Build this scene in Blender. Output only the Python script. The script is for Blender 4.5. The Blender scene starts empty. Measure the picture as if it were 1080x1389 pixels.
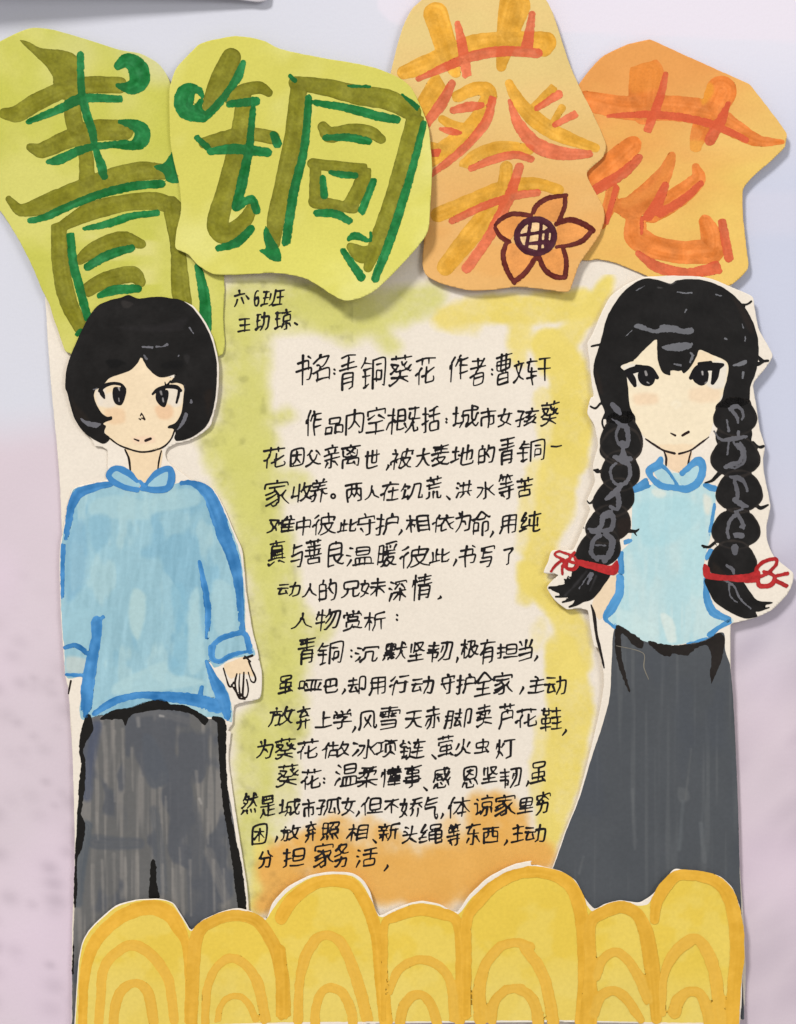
import bpy, math, random
import numpy as np

# ------------------------------------------------------------------ camera, light, exposure
S = 0.00033                      # metres per millimetre-grid unit of the poster plan
random.seed(4); RNG = np.random.default_rng(7)
C = bpy.context.scene.collection
scn = bpy.context.scene

cam_d = bpy.data.cameras.new('camera'); cam = bpy.data.objects.new('camera', cam_d); C.objects.link(cam)
DIST = 0.80
cam.location = (0, -DIST - 0.002, 0); cam.rotation_euler = (math.radians(90), 0, 0)
cam_d.sensor_fit = 'VERTICAL'; cam_d.sensor_height = 36.0
cam_d.lens = 36.0 * DIST / (1389 * S); cam_d.clip_start = 0.01; cam_d.clip_end = 50
scn.camera = cam

world = bpy.data.worlds.new('World'); scn.world = world; world.use_nodes = True
bg = world.node_tree.nodes['Background']; bg.inputs[0].default_value = (1.0, 0.985, 0.97, 1); bg.inputs[1].default_value = 0.41

def area(name, loc, size, power, col=(1, 1, 1)):
    l = bpy.data.lights.new(name, 'AREA'); l.shape = 'DISK'; l.size = size; l.energy = power; l.color = col
    o = bpy.data.objects.new(name, l); C.objects.link(o); o.location = loc
    d = -np.array(loc, float); 
    from mathutils import Vector
    o.rotation_euler = Vector(d).to_track_quat('-Z', 'Y').to_euler()
    return o
area('ceiling_lamp', (-1.9, -3.0, 3.0), 0.95, 166, (1.0, 0.985, 0.96))
area('added_fill', (2.4, -3.0, 0.8), 1.6, 34, (0.97, 0.98, 1.0))  # weak fill lamp added at the right front to lighten shadows; no window there
scn.view_settings.view_transform = 'Standard'; scn.view_settings.look = 'None'
scn.view_settings.exposure = 0.07; scn.view_settings.gamma = 1.0; scn.view_settings.use_curve_mapping = False
KALB = 1.0

# ------------------------------------------------------------------ small maths
def lin(c):
    c = np.asarray(c, float) / 255.0
    return np.where(c <= 0.04045, c / 12.92, ((c + 0.055) / 1.055) ** 2.4)
def hsh(i, j, s):
    v = np.sin(i * 127.1 + j * 311.7 + s * 74.7) * 43758.5453
    return v - np.floor(v)
def vn(x, y, s=0.0):
    xi = np.floor(x); yi = np.floor(y); fx = x - xi; fy = y - yi
    fx = fx * fx * (3 - 2 * fx); fy = fy * fy * (3 - 2 * fy)
    a = hsh(xi, yi, s); b = hsh(xi + 1, yi, s); c = hsh(xi, yi + 1, s); d = hsh(xi + 1, yi + 1, s)
    return (a * (1 - fx) + b * fx) * (1 - fy) + (c * (1 - fx) + d * fx) * fy
def fbm(x, y, s=0.0, o=3):
    t = 0; a = 0.5; n = 0
    for k in range(o):
        t = t + a * vn(x * 2 ** k, y * 2 ** k, s + 13.7 * k); n += a; a *= 0.5
    return t / n
def sst(x, a, b):
    t = np.clip((x - a) / (b - a), 0, 1); return t * t * (3 - 2 * t)
def catmull(p, closed=False, n=6, k=0.5):
    p = np.asarray(p, float); m = len(p)
    if m < 3 and not closed:
        t = np.linspace(0, 1, 4)[:, None]; return p[0] * (1 - t) + p[-1] * t
    out = []
    for i in range(m if closed else m - 1):
        p1 = p[i]; p2 = p[(i + 1) % m]
        p0 = p[(i - 1) % m] if (closed or i > 0) else p1
        p3 = p[(i + 2) % m] if (closed or i + 2 < m) else p2
        m1 = (p2 - p0) * k; m2 = (p3 - p1) * k
        L = np.hypot(*(p2 - p1)[:2]); 
        for mm in (m1, m2):                       # keep uneven spacing from overshooting
            l = np.hypot(*mm[:2])
            if l > L > 0: mm *= L / l
        t = np.linspace(0, 1, n, endpoint=False)[:, None]
        out.append((2 * t ** 3 - 3 * t ** 2 + 1) * p1 + (t ** 3 - 2 * t ** 2 + t) * m1 + (-2 * t ** 3 + 3 * t ** 2) * p2 + (t ** 3 - t ** 2) * m2)
    if not closed: out.append(p[-1:])
    return np.vstack(out)
def crop(ox, oy, s):
    def f(*pts):
        return [(ox + q[0] / s, oy + q[1] / s) + tuple(r / s for r in q[2:3]) for q in pts]
    return f
def rs(pts, r0):                                   # fill in missing radii
    out = []; r = r0
    for q in pts:
        if len(q) > 2: r = q[2]
        out.append((q[0], q[1], r))
    return out

# ------------------------------------------------------------------ signed fields (positive inside)
def sd_poly(P, U, V):
    d2 = np.full(U.shape, 1e12); ins = np.zeros(U.shape, bool)
    n = len(P)
    for i in range(n):
        ax, ay = P[i][0], P[i][1]; bx, by = P[(i + 1) % n][0], P[(i + 1) % n][1]
        ex, ey = bx - ax, by - ay; L = ex * ex + ey * ey
        if L < 1e-12: continue
        wx, wy = U - ax, V - ay
        t = np.clip((wx * ex + wy * ey) / L, 0, 1)
        d2 = np.minimum(d2, (wx - t * ex) ** 2 + (wy - t * ey) ** 2)
        if ay != by:
            ins ^= ((ay > V) != (by > V)) & (U < ex * (V - ay) / ey + ax)
    d = np.sqrt(d2); return np.where(ins, d, -d)
def sd_stroke(P, U, V, butt=None):
    """P: n x 3.  returns field, arc length, lateral offset"""
    F = np.full(U.shape, -1e6); Sx = np.zeros(U.shape); Tx = np.zeros(U.shape); s0 = 0.0
    P = np.asarray(P, float)
    for i in range(len(P) - 1):
        ax, ay, ar = P[i]; bx, by, br = P[i + 1]
        ex, ey = bx - ax, by - ay; L2 = ex * ex + ey * ey; L = math.sqrt(L2)
        if L < 1e-9: continue
        wx, wy = U - ax, V - ay
        t = np.clip((wx * ex + wy * ey) / L2, 0, 1)
        d = np.sqrt((wx - t * ex) ** 2 + (wy - t * ey) ** 2)
        f = ar + (br - ar) * t - d
        m = f > F
        F = np.where(m, f, F); Sx = np.where(m, s0 + t * L, Sx)
        Tx = np.where(m, d * np.sign(wx * ey - wy * ex), Tx); s0 += L
    if butt is not None:                           # a flat nib leaves a square, slightly slanted end
        for (e, n_, sl) in ((P[0], P[min(3, len(P) - 1)], butt[0]), (P[-1], P[max(0, len(P) - 4)], butt[1])):
            if sl is None or e[2] < .8 * P[:, 2].max(): continue
            dx, dy = n_[0] - e[0], n_[1] - e[1]; l = math.hypot(dx, dy) + 1e-9; dx /= l; dy /= l
            cx, cy = dx * math.cos(sl) - dy * math.sin(sl), dx * math.sin(sl) + dy * math.cos(sl)
            al = (U - e[0]) * cx + (V - e[1]) * cy
            near = (U - e[0]) ** 2 + (V - e[1]) ** 2 < (1.6 * e[2] + 2) ** 2
            F = np.where(near & (al < e[2] * .3), np.minimum(F, al + e[2] * .6), F)
    return F, Sx, Tx

# ------------------------------------------------------------------ materials (procedural, the pigment comes from each part's own colour layer)
def make_mat(name, rough, grain, gscale, bump, bscale, spec=0.35, fibre=0.0):
    m = bpy.data.materials.new(name); m.use_nodes = True; nt = m.node_tree; N = nt.nodes; L = nt.links
    b = N['Principled BSDF']; b.inputs['Roughness'].default_value = rough; b.inputs['Specular IOR Level'].default_value = spec
    at = N.new('ShaderNodeAttribute'); at.attribute_name = 'Col'
    tc = N.new('ShaderNodeTexCoord')
    n1 = N.new('ShaderNodeTexNoise'); n1.inputs['Scale'].default_value = gscale; n1.inputs['Detail'].default_value = 4; L.new(tc.outputs['Object'], n1.inputs['Vector'])
    mr = N.new('ShaderNodeMapRange'); mr.inputs['From Min'].default_value = 0.3; mr.inputs['From Max'].default_value = 0.7
    mr.inputs['To Min'].default_value = 1 - grain; mr.inputs['To Max'].default_value = 1 + grain; L.new(n1.outputs['Fac'], mr.inputs['Value'])
    mx = N.new('ShaderNodeVectorMath'); mx.operation = 'SCALE'; L.new(at.outputs['Color'], mx.inputs[0]); L.new(mr.outputs[0], mx.inputs['Scale'])
    L.new(mx.outputs[0], b.inputs['Base Color'])
    n2 = N.new('ShaderNodeTexNoise'); n2.inputs['Scale'].default_value = bscale; n2.inputs['Detail'].default_value = 5; L.new(tc.outputs['Object'], n2.inputs['Vector'])
    bp = N.new('ShaderNodeBump'); bp.inputs['Strength'].default_value = bump; bp.inputs['Distance'].default_value = 0.0004; L.new(n2.outputs['Fac'], bp.inputs['Height'])
    L.new(bp.outputs[0], b.inputs['Normal'])
    return m
M_PAPER = make_mat('drawing_paper', 0.85, 0.035, 900, 0.22, 700, 0.1)
M_MARK = make_mat('marker_paint', 0.7, 0.07, 1100, 0.25, 900, 0.1)
M_GOUACHE = make_mat('gouache_paint', 0.55, 0.04, 600, 0.25, 420, 0.14)
M_BLACK = make_mat('black_paint', 0.42, 0.12, 500, 0.3, 260, 0.16)
M_INK = make_mat('pen_ink', 0.6, 0.15, 900, 0.05, 900, 0.1)
M_WALL = make_mat('printed_board', 0.6, 0.012, 1300, 0.16, 500, 0.12)

# ------------------------------------------------------------------ mesh builder
def build(name, U, V, F, colf, h, mat, parent=None, thick=0.0, snap=True):
    """grid cells inside the field become faces; border points slide onto the outline"""
    ny, nx = U.shape
    ins = F > 0
    cell = ins[:-1, :-1] | ins[1:, :-1] | ins[:-1, 1:] | ins[1:, 1:]
    if not cell.any(): return None
    step = U[0, 1] - U[0, 0]
    gy, gx = np.gradient(F, step)
    g2 = gx * gx + gy * gy + 1e-6
    out = ~ins
    mv = np.where(out, np.clip(-F / np.sqrt(g2), 0, 1.45 * step), 0) / np.sqrt(g2)
    if not snap: mv = mv * 0
    PU = U + gx * mv; PV = V + gy * mv
    idx = np.arange(ny * nx).reshape(ny, nx)
    q = np.stack([idx[:-1, :-1][cell], idx[1:, :-1][cell], idx[1:, 1:][cell], idx[:-1, 1:][cell]], 1)
    used = np.unique(q); re = np.full(ny * nx, -1); re[used] = np.arange(len(used)); q = re[q]
    u = PU.ravel()[used]; v = PV.ravel()[used]
    hh = h(u, v)
    col = colf(u, v, used)
    col = np.clip(lin(np.clip(col, 0, 255)) * KALB, 0.002, 0.92)
    co = np.stack([(u - 540) * S, -hh * 0.001, (694.5 - v) * S], 1)
    n = len(u)
    if thick > 0:
        co2 = co.copy(); co2[:, 1] += thick * 0.001
        e = np.vstack([q[:, [0, 1]], q[:, [1, 2]], q[:, [2, 3]], q[:, [3, 0]]])
        key = np.sort(e, 1); k = key[:, 0].astype(np.int64) * n + key[:, 1]
        uq, first, cnt = np.unique(k, return_index=True, return_counts=True)
        be = e[first[cnt == 1]]
        side = np.stack([be[:, 1], be[:, 0], be[:, 0] + n, be[:, 1] + n], 1)
        q = np.vstack([q, q[:, ::-1] + n, side]); co = np.vstack([co, co2]); col = np.vstack([col, col])
    me = bpy.data.meshes.new(name)
    me.vertices.add(len(co)); me.vertices.foreach_set('co', co.astype(np.float32).ravel())
    me.loops.add(q.size); me.loops.foreach_set('vertex_index', q.astype(np.int32).ravel())
    me.polygons.add(len(q)); me.polygons.foreach_set('loop_start', np.arange(0, q.size, 4, dtype=np.int32))
    me.polygons.foreach_set('use_smooth', np.ones(len(q), bool) if thick == 0 else np.r_[np.ones(len(q) - len(side), bool), np.zeros(len(side), bool)])
    me.update(calc_edges=True); me.validate()
    ca = me.color_attributes.new('Col', 'FLOAT_COLOR', 'POINT')
    ca.data.foreach_set('color', np.c_[col, np.ones(len(col))].astype(np.float32).ravel())
    me.materials.append(mat)
    o = bpy.data.objects.new(name, me); C.objects.link(o)
    if parent is not None:
        o.parent = parent
        if parent.type == 'EMPTY': o.location = -parent.location
    return o

def grid(u0, v0, u1, v1, step):
    return np.meshgrid(np.arange(u0, u1 + step, step), np.arange(v0, v1 + step, step))

def paint(name, parent, h, layer, col, polys=(), strokes=(), r=6, step=1.5, mat=None, rough=0.5, rscale=0.15, tone=6, tscale=0.02,
          streak=0, overlap=0.0, edge=0, patches=(), colf=None, smooth=0.5, thick=0.0, holes=(), dry=0.0, butt=.4, gran=.18):
    """one painted part: filled outlines + brush strokes on height h, `layer` coats above the paper"""
    ps = [catmull([q[:2] for q in p], True, 6, smooth) for p in polys]
    ss = [catmull(rs(p, r), False, 6) for p in strokes]
    hs = [catmull([q[:2] for q in p], True, 6, smooth) for p in holes]
    xs = np.concatenate([p[:, 0] for p in ps] + [np.r_[p[:, 0] - p[:, 2], p[:, 0] + p[:, 2]] for p in ss])
    ys = np.concatenate([p[:, 1] for p in ps] + [np.r_[p[:, 1] - p[:, 2], p[:, 1] + p[:, 2]] for p in ss])
    U, V = grid(xs.min() - 4, ys.min() - 4, xs.max() + 4, ys.max() + 4, step)
    F = np.full(U.shape, -1e3); TX = np.zeros(U.shape); CNT = np.zeros(U.shape); JIT = np.zeros(U.shape)
    sd = (abs(hash_name(name)) % 97) + 0.37 * len(ss) + 0.11 * xs.min() % 31
    for p in ps:
        f = sd_poly(p, U, V); CNT += sst(f, 0, 1.5); F = np.maximum(F, f)
    for k, p in enumerate(ss):
        m = 4 + p[:, 2].max()
        i0 = np.searchsorted(U[0], p[:, 0].min() - m); i1 = np.searchsorted(U[0], p[:, 0].max() + m) + 1
        j0 = np.searchsorted(V[:, 0], p[:, 1].min() - m); j1 = np.searchsorted(V[:, 0], p[:, 1].max() + m) + 1
        u = U[j0:j1, i0:i1]; v = V[j0:j1, i0:i1]
        if u.size == 0: continue
        flat = (mat is M_MARK or mat is M_GOUACHE) and len(ss) and p[:, 2].max() > 2.5
        f, s_, t_ = sd_stroke(p, u, v, tuple((hsh(k, w, sd) - .5) * 1.1 if hsh(k, w + 4, sd) < butt else None for w in (7, 8)) if flat else None)
        sk = .55 * (vn(t_ * 0.4 + 40 * k, s_ * 0.015, sd) - 0.5) + .7 * (fbm(u * .09 + k, v * .09, sd, 3) - .5)
        if dry > 0:                                # a dry brush leaves gaps towards the end of its stroke
            s1 = s_.max()
            f = f - dry * sst(s_ / s1, 0.7, 1.0) * np.maximum(0, vn(t_ * 0.9 + 9 * k, s_ * 0.05, sd + 3) - 0.45) * 12
        CNT[j0:j1, i0:i1] += sst(f, 0, 1.5)
        old = F[j0:j1, i0:i1]; mm = f > old
        TX[j0:j1, i0:i1] = np.where(mm, sk, TX[j0:j1, i0:i1]); JIT[j0:j1, i0:i1] = np.where(mm, hsh(k, 3, sd) - 0.5, JIT[j0:j1, i0:i1])
        F[j0:j1, i0:i1] = np.maximum(old, f)
    for p in hs: F = np.minimum(F, -sd_poly(p, U, V))
    F = F + rough * 2 * (fbm(U * rscale, V * rscale, sd, 3) - 0.5)
    pat = []
    for kind, pts, pc, al, soft in patches:
        if kind == 'poly': f = sd_poly(catmull([q[:2] for q in pts], True, 5), U, V); tx = 0
        else:
            f, s_, t_ = sd_stroke(catmull(rs(pts, r), False, 5), U, V); tx = vn(t_ * 0.7, s_ * 0.02, sd + len(pat)) - 0.5
        f = f + 2.2 * (fbm(U * 0.12, V * 0.12, sd + len(pat), 2) - 0.5)
        pat.append((sst(f, -soft, soft).ravel() * al, np.asarray(pc, float), tx))
    def cf(u, v, used):
        if colf is not None: c = colf(u, v)
        else: c = np.tile(np.asarray(col, float), (len(u), 1))
        f = F.ravel()[used]
        if tone: c = c + tone * 2 * (fbm(u * tscale, v * tscale, sd + 5, 4) - 0.5)[:, None]
        if streak: c = c + streak * 2 * TX.ravel()[used][:, None]
        if mat is M_MARK: c = c * (1 + gran * (fbm(u * .33, v * .33, sd + 8, 2) - .5) + .16 * (fbm(u * .07, v * .07, sd + 9, 2) - .5))[:, None]
        if len(ss): c = c * (1 + 0.05 * JIT.ravel()[used][:, None])
        if overlap: c = c * (1 - overlap * np.clip(CNT.ravel()[used] - 1, 0, 2))[:, None]
        if edge: c = c * (1 - edge * (1 - sst(f, 0.0, 3.0)))[:, None]
        for a, pc, tx in pat:
            a = a[used]
            if not np.isscalar(tx): a = np.clip(a * (1 + 0.5 * tx.ravel()[used]), 0, 1)
            c = c * (1 - a[:, None]) + pc * a[:, None]
        return c
    return build(name, U, V, F, cf, (lambda u, v: h(u, v) + 0.035 * layer), mat or M_GOUACHE, parent, thick)
def paint_each(name, parent, h, layer, col, polys=(), strokes=(), **kw):
    for p in polys: paint(name, parent, h, layer, col, polys=[p], **kw)
    for s in strokes: paint(name, parent, h, layer, col, strokes=[s], **kw)
def hash_name(n): return sum((i + 1) * ord(c) for i, c in enumerate(n))

def thing(name, label, cat, group=None, at=(540, 700)):
    o = bpy.data.objects.new(name, None); C.objects.link(o); o['label'] = label; o['category'] = cat
    o.empty_display_size = 0.01; o.location = ((at[0] - 540) * S, -0.002, (694.5 - at[1]) * S)
    if group: o['group'] = group
    return o

# ------------------------------------------------------------------ heights (mm in front of the board)
def wav(u, v, s, a=0.35, w=170.0): return a * 2 * (fbm(u / w, v / w, s, 2) - 0.5)
h_wall = lambda u, v: 0 * u
h_poster = lambda u, v: 1.6 + wav(u, v, 1.0, 0.25)
h_t1 = lambda u, v: 2.8 + wav(u, v, 2.0, .6, 115.) + 0.00006 * np.clip(300 - u, 0, 400) ** 2 * 0.25
h_t2 = lambda u, v: 4.6 + wav(u, v, 3.0, .7, 115.) + 6.5 * sst((u - 400) * 0.55 + (v - 250) * 0.75, 0, 230)
h_t3 = lambda u, v: 4.0 + wav(u, v, 4.0, .5, 110.) + 1.4 * sst(v, 280, 400) - 0.6 * sst(u, 760, 690)
h_t4 = lambda u, v: 2.6 + wav(u, v, 5.0, .45, 105.) + 1.0 * sst(u, 940, 1060)
h_boy = lambda u, v: 4.0 + wav(u, v, 6.0, 0.3) - 1.5 * sst(v, 500, 640) + 0.5 * sst(u, 270, 345)
h_girl = lambda u, v: 4.2 + wav(u, v, 7.0, 0.3) - 1.2 * sst(v, 900, 1000)
h_petal = lambda u, v: 4.9 + wav(u, v, 8.0, .4, 120.)

# ------------------------------------------------------------------ the printed board behind everything
def wall_col(u, v):
    n = fbm(u / 260, v / 260, 21, 3); m = fbm(u / 95, v / 95, 22, 3)
    k = fbm(u / 26, v / 26, 23, 2)
    up = np.array([208, 208, 217.]); up2 = np.array([198, 201, 218.]); lo = np.array([210, 195, 203.])
    right = sst(u, 300, 900)[:, None]
    c = up * (1 - right) + (np.array([220, 217, 227.]) * (1 - sst(v, 20, 300))[:, None] + up2 * sst(v, 20, 300)[:, None]) * right
    edge = 590 + 190 * sst(u, 100, 1000) + 70 * (n - 0.5)
    soft = 42 + 190 * sst(u, 300, 1000)
    t = sst(v - edge, -soft, soft)[:, None]
    c = c * (1 - t) + lo * t
    # blotches of the printed picture: small soft ones at the lower left, broad slanting ones at the right
    g = np.random.default_rng(11)
    bl = np.zeros(len(u))
    for k in range(1000):
        x, y, r = g.uniform(-400, 420), g.uniform(640, 1800), g.uniform(7, 17)
        a_ = g.uniform(.1, 1) ** 1.5 * sst(y, 600, 1150)
        d = ((u - x) * .9 + (v - y) * .3) ** 2 / (r * r) + ((v - y) * .9 - (u - x) * .3) ** 2 / (r * r * .55)
        bl = np.maximum(bl, a_ * np.exp(-d))
    br = np.zeros(len(u))
    for k in range(260):
        x, y, r = g.uniform(700, 1500), g.uniform(760, 1800), g.uniform(20, 55)
        d = ((u - x) * .75 + (v - y) * -.66) ** 2 / (r * r * 2) + ((v - y) * .75 + (u - x) * .66) ** 2 / (r * r * .35)
        br = np.maximum(br, g.uniform(.3, 1) * np.exp(-d))
    c = c - bl[:, None] * np.array([22, 21, 21.]) - br[:, None] * np.array([16, 16, 14.])
    c = c + (sst(n, .45, .7) * t[:, 0])[:, None] * np.array([5, 2, 6.]) - (8 * (m - .5) * t[:, 0])[:, None]
    # paler printed panel with a round corner at the top, and a paler band at the right
    P = catmull([(2200, 33), (560, 33), (530, 28), (513, 10), (510, -20), (510, -900), (2200, -900)], True, 4, 0.3)
    a = sst(sd_poly(P, u, v), -2.5, 2.5)[:, None]
    c = c * (1 - 0.6 * a) + np.array([227, 217, 227.]) * 0.6 * a
    b = (sst(v, 250, 268) * (1 - sst(v, 305, 330)) * sst(u, 640, 980))[:, None] * 0.4
    c = c * (1 - b) + np.array([210, 206, 219.]) * b
    return c
U, V = grid(-420, -420, 1500, 1810, 5)
o = build('wall', U, V, np.full(U.shape, 50.0), lambda u, v, q: wall_col(u, v), h_wall, M_WALL, None, 5.0)
o['kind'] = 'structure'

# another sheet hanging above on the same board; only its lower corner reaches into the picture, its shadow falls on the board
def h_up(u, v): return 3.0 + 14.5 * np.clip((340 - u) / 340, 0, 2)
o = paint('hanging_sheet', None, h_up, 0, (205, 200, 206), polys=[[(-330, -30), (0, -15), (170, -8), (325, 1), (350, 4), (364, -2), (372, -260), (-330, -260)]], step=5, mat=M_PAPER, rough=0.3, smooth=0.1, thick=0.3)
o['label'] = 'pale sheet hanging above the poster, only its lower corner at the top edge'; o['category'] = 'paper sheet'

# ------------------------------------------------------------------ the poster sheet with its painted border
PAPER = np.array([229, 218, 203.])
poster = thing('poster_sheet', 'large cream poster sheet with black handwritten lines and green, yellow and orange painted border', 'poster', at=(540, 1385))
paint('paper', poster, h_poster, 0, PAPER, polys=[[(68, 320), (520, 312), (984, 320), (989, 900), (997, 1100), (1003.5, 1386), (550, 1385), (108, 1386), (104, 1120), (93, 940), (81, 650)]], step=3, mat=M_PAPER, rough=0.4, tone=3, smooth=0.15, thick=0.35)

GRN = [  # (points, radius, strength)
    ([(330, 402, 20), (420, 408, 24), (470, 425, 22), (560, 412, 20), (582, 405, 16)], .75),
    ([(318, 420, 18), (322, 500, 20), (335, 560, 22)], .62), ([(430, 425, 16), (476, 452, 12)], .5), ([(490, 420, 14), (532, 470, 6)], .55),
    ([(320, 430, 16), (345, 470, 16), (340, 535, 18)], .6), ([(326, 560, 26), (338, 640, 26), (358, 700, 22)], .6),
    ([(345, 520, 12), (352, 540, 9)], .5), ([(358, 558, 5), (372, 566, 4), (390, 560, 4)], .55),
    ([(360, 600, 16), (350, 660, 24), (372, 655, 18), (404, 655, 12)], .5), ([(345, 690, 20), (362, 760, 24), (380, 730, 14)], .6),
    ([(372, 740, 18), (380, 800, 24), (384, 850, 20), (382, 920, 18)], .68), ([(392, 830, 16), (420, 860, 16), (440, 850, 8)], .5),
    ([(400, 890, 18), (385, 930, 22), (400, 950, 12)], .62), ([(360, 960, 14), (356, 1000, 26), (395, 985, 18)], .72),
    ([(338, 985, 14), (345, 1040, 22), (340, 1100, 18), (345, 1170, 14)], .62), ([(372, 1010, 22), (378, 1070, 22), (362, 1120, 18)], .48),
    ([(290, 596, 18), (312, 640, 22), (338, 690, 22), (350, 760, 20)], .62), ([(300, 600, 14), (335, 610, 22), (350, 580, 16)], .55), ([(358, 800, 18), (362, 880, 22), (372, 940, 20)], .6), ([(320, 560, 16), (322, 600, 20), (345, 620, 20)], .5), ([(330, 440, 22), (370, 432, 18), (450, 425, 18)], .45),
    ([(338, 1190, 10), (345, 1230, 8)], .4), ([(352, 440, 9), (378, 430, 8)], .4)]
YEL = [
    ([(606, 428, 14), (660, 420, 18), (720, 418, 20), (790, 412, 20)], .85), ([(826, 380, 7), (815, 398, 12), (780, 445, 16), (745, 490, 18)], .85),
    ([(705, 440, 15), (703, 485, 12)], .65), ([(640, 440, 14), (600, 436, 12)], .4), ([(745, 470, 24), (768, 500, 26), (776, 560, 26), (772, 620, 28)], .85),
    ([(740, 540, 14), (750, 600, 18)], .5), ([(762, 620, 26), (752, 690, 26), (738, 730, 20), (722, 780, 18)], .85), ([(730, 640, 14), (715, 690, 12), (712, 740, 12)], .4),
    ([(715, 770, 11), (714, 812, 10)], .75), ([(722, 790, 18), (750, 815, 16), (775, 850, 20), (788, 900, 16)], .82),
    ([(736, 845, 7), (726, 872, 10)], .35), ([(760, 880, 22), (775, 960, 30), (768, 1020, 26), (755, 1090, 20), (738, 1150, 14)], .85),
    ([(745, 985, 18), (738, 1050, 18), (740, 1110, 12)], .55), ([(750, 900, 8), (765, 885, 6)], .4),
    ([(360, 1150, 14), (362, 1190, 16), (350, 1225, 10)], .7)]
ORG = [
    ([(385, 1192, 24), (470, 1200, 22), (560, 1192, 24), (640, 1190, 24), (700, 1172, 16)], .6), ([(560, 1165, 16), (640, 1160, 20), (720, 1150, 14)], .55), ([(500, 1120, 8), (505, 1160, 16)], .5), ([(610, 1120, 9), (612, 1165, 18)], .45),
    ([(372, 1180, 20), (384, 1165, 18), (430, 1150, 20), (470, 1180, 30), (540, 1190, 24), (600, 1200, 26)], .85), ([(440, 1132, 12), (462, 1120, 10), (470, 1160, 16)], .7),
    ([(520, 1135, 10), (535, 1160, 20), (520, 1200, 20)], .7), ([(648, 1090, 9), (655, 1130, 18), (650, 1190, 22)], .85), ([(676, 1090, 12), (700, 1120, 14), (690, 1160, 20), (735, 1155, 10)], .75),
    ([(590, 1168, 14), (620, 1175, 16), (672, 1178, 12)], .75), ([(395, 1195, 14), (362, 1224, 9)], .95), ([(570, 1200, 12), (600, 1206, 9), (560, 1214, 6)], .95),
    ([(668, 1115, 12), (735, 1160, 8)], .6), ([(730, 1160, 8), (742, 1166, 7)], .8)]
def wash_field(U, V):
    col = np.tile(PAPER, U.shape + (1,)); tot = np.zeros(U.shape)
    col = col + (3 * 2 * (fbm(U * .02, V * .02, 1, 4) - .5))[..., None]
    k = 0
    for lst, pc, soft, grow in ((GRN, (202, 198, 112), 12.0, 5), (YEL, (225, 204, 110), 6.0, 1), (ORG, (223, 168, 86), 9.0, 6)):
        pc = np.array(pc, float)
        for pts, al in lst:
            k += 1
            p = catmull(pts, False, 5)
            f, s_, t_ = sd_stroke(p, U, V)
            f = f + grow + 9 * (fbm(U * .06, V * .06, 30 + k, 3) - .5)
            sk = fbm(U * .022 + k, V * .022, 50 + k, 2) - .5
            gr = fbm(U * .16, V * .16, 70 + k, 3) - .5
            a = sst(f, -soft, soft) * np.clip(al + .05 + .45 * sk + .30 * gr, 0, 1)
            pcv = pc + (14 * (fbm(U * .03, V * .03, 90 + k, 3) - .5))[..., None]
            col = col * (1 - a[..., None]) + pcv * a[..., None]
            tot = np.maximum(tot, a)
    # smudges
    sm = sst(fbm(U * .07, V * .07, 140, 4), .5, .85) * sst(tot, .1, .5) * (U < 480) * .10
    return col * (1 - sm[..., None]), tot
U, V = grid(236, 372, 850, 1262, 2.0)
WC, WA = wash_field(U, V)
def wcol(u, v, used): return WC.reshape(-1, 3)[used]
build('painted_border', U, V, (WA - 0.03) * 20, wcol, lambda u, v: h_poster(u, v) + 0.02, M_PAPER, poster, snap=False)

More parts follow.
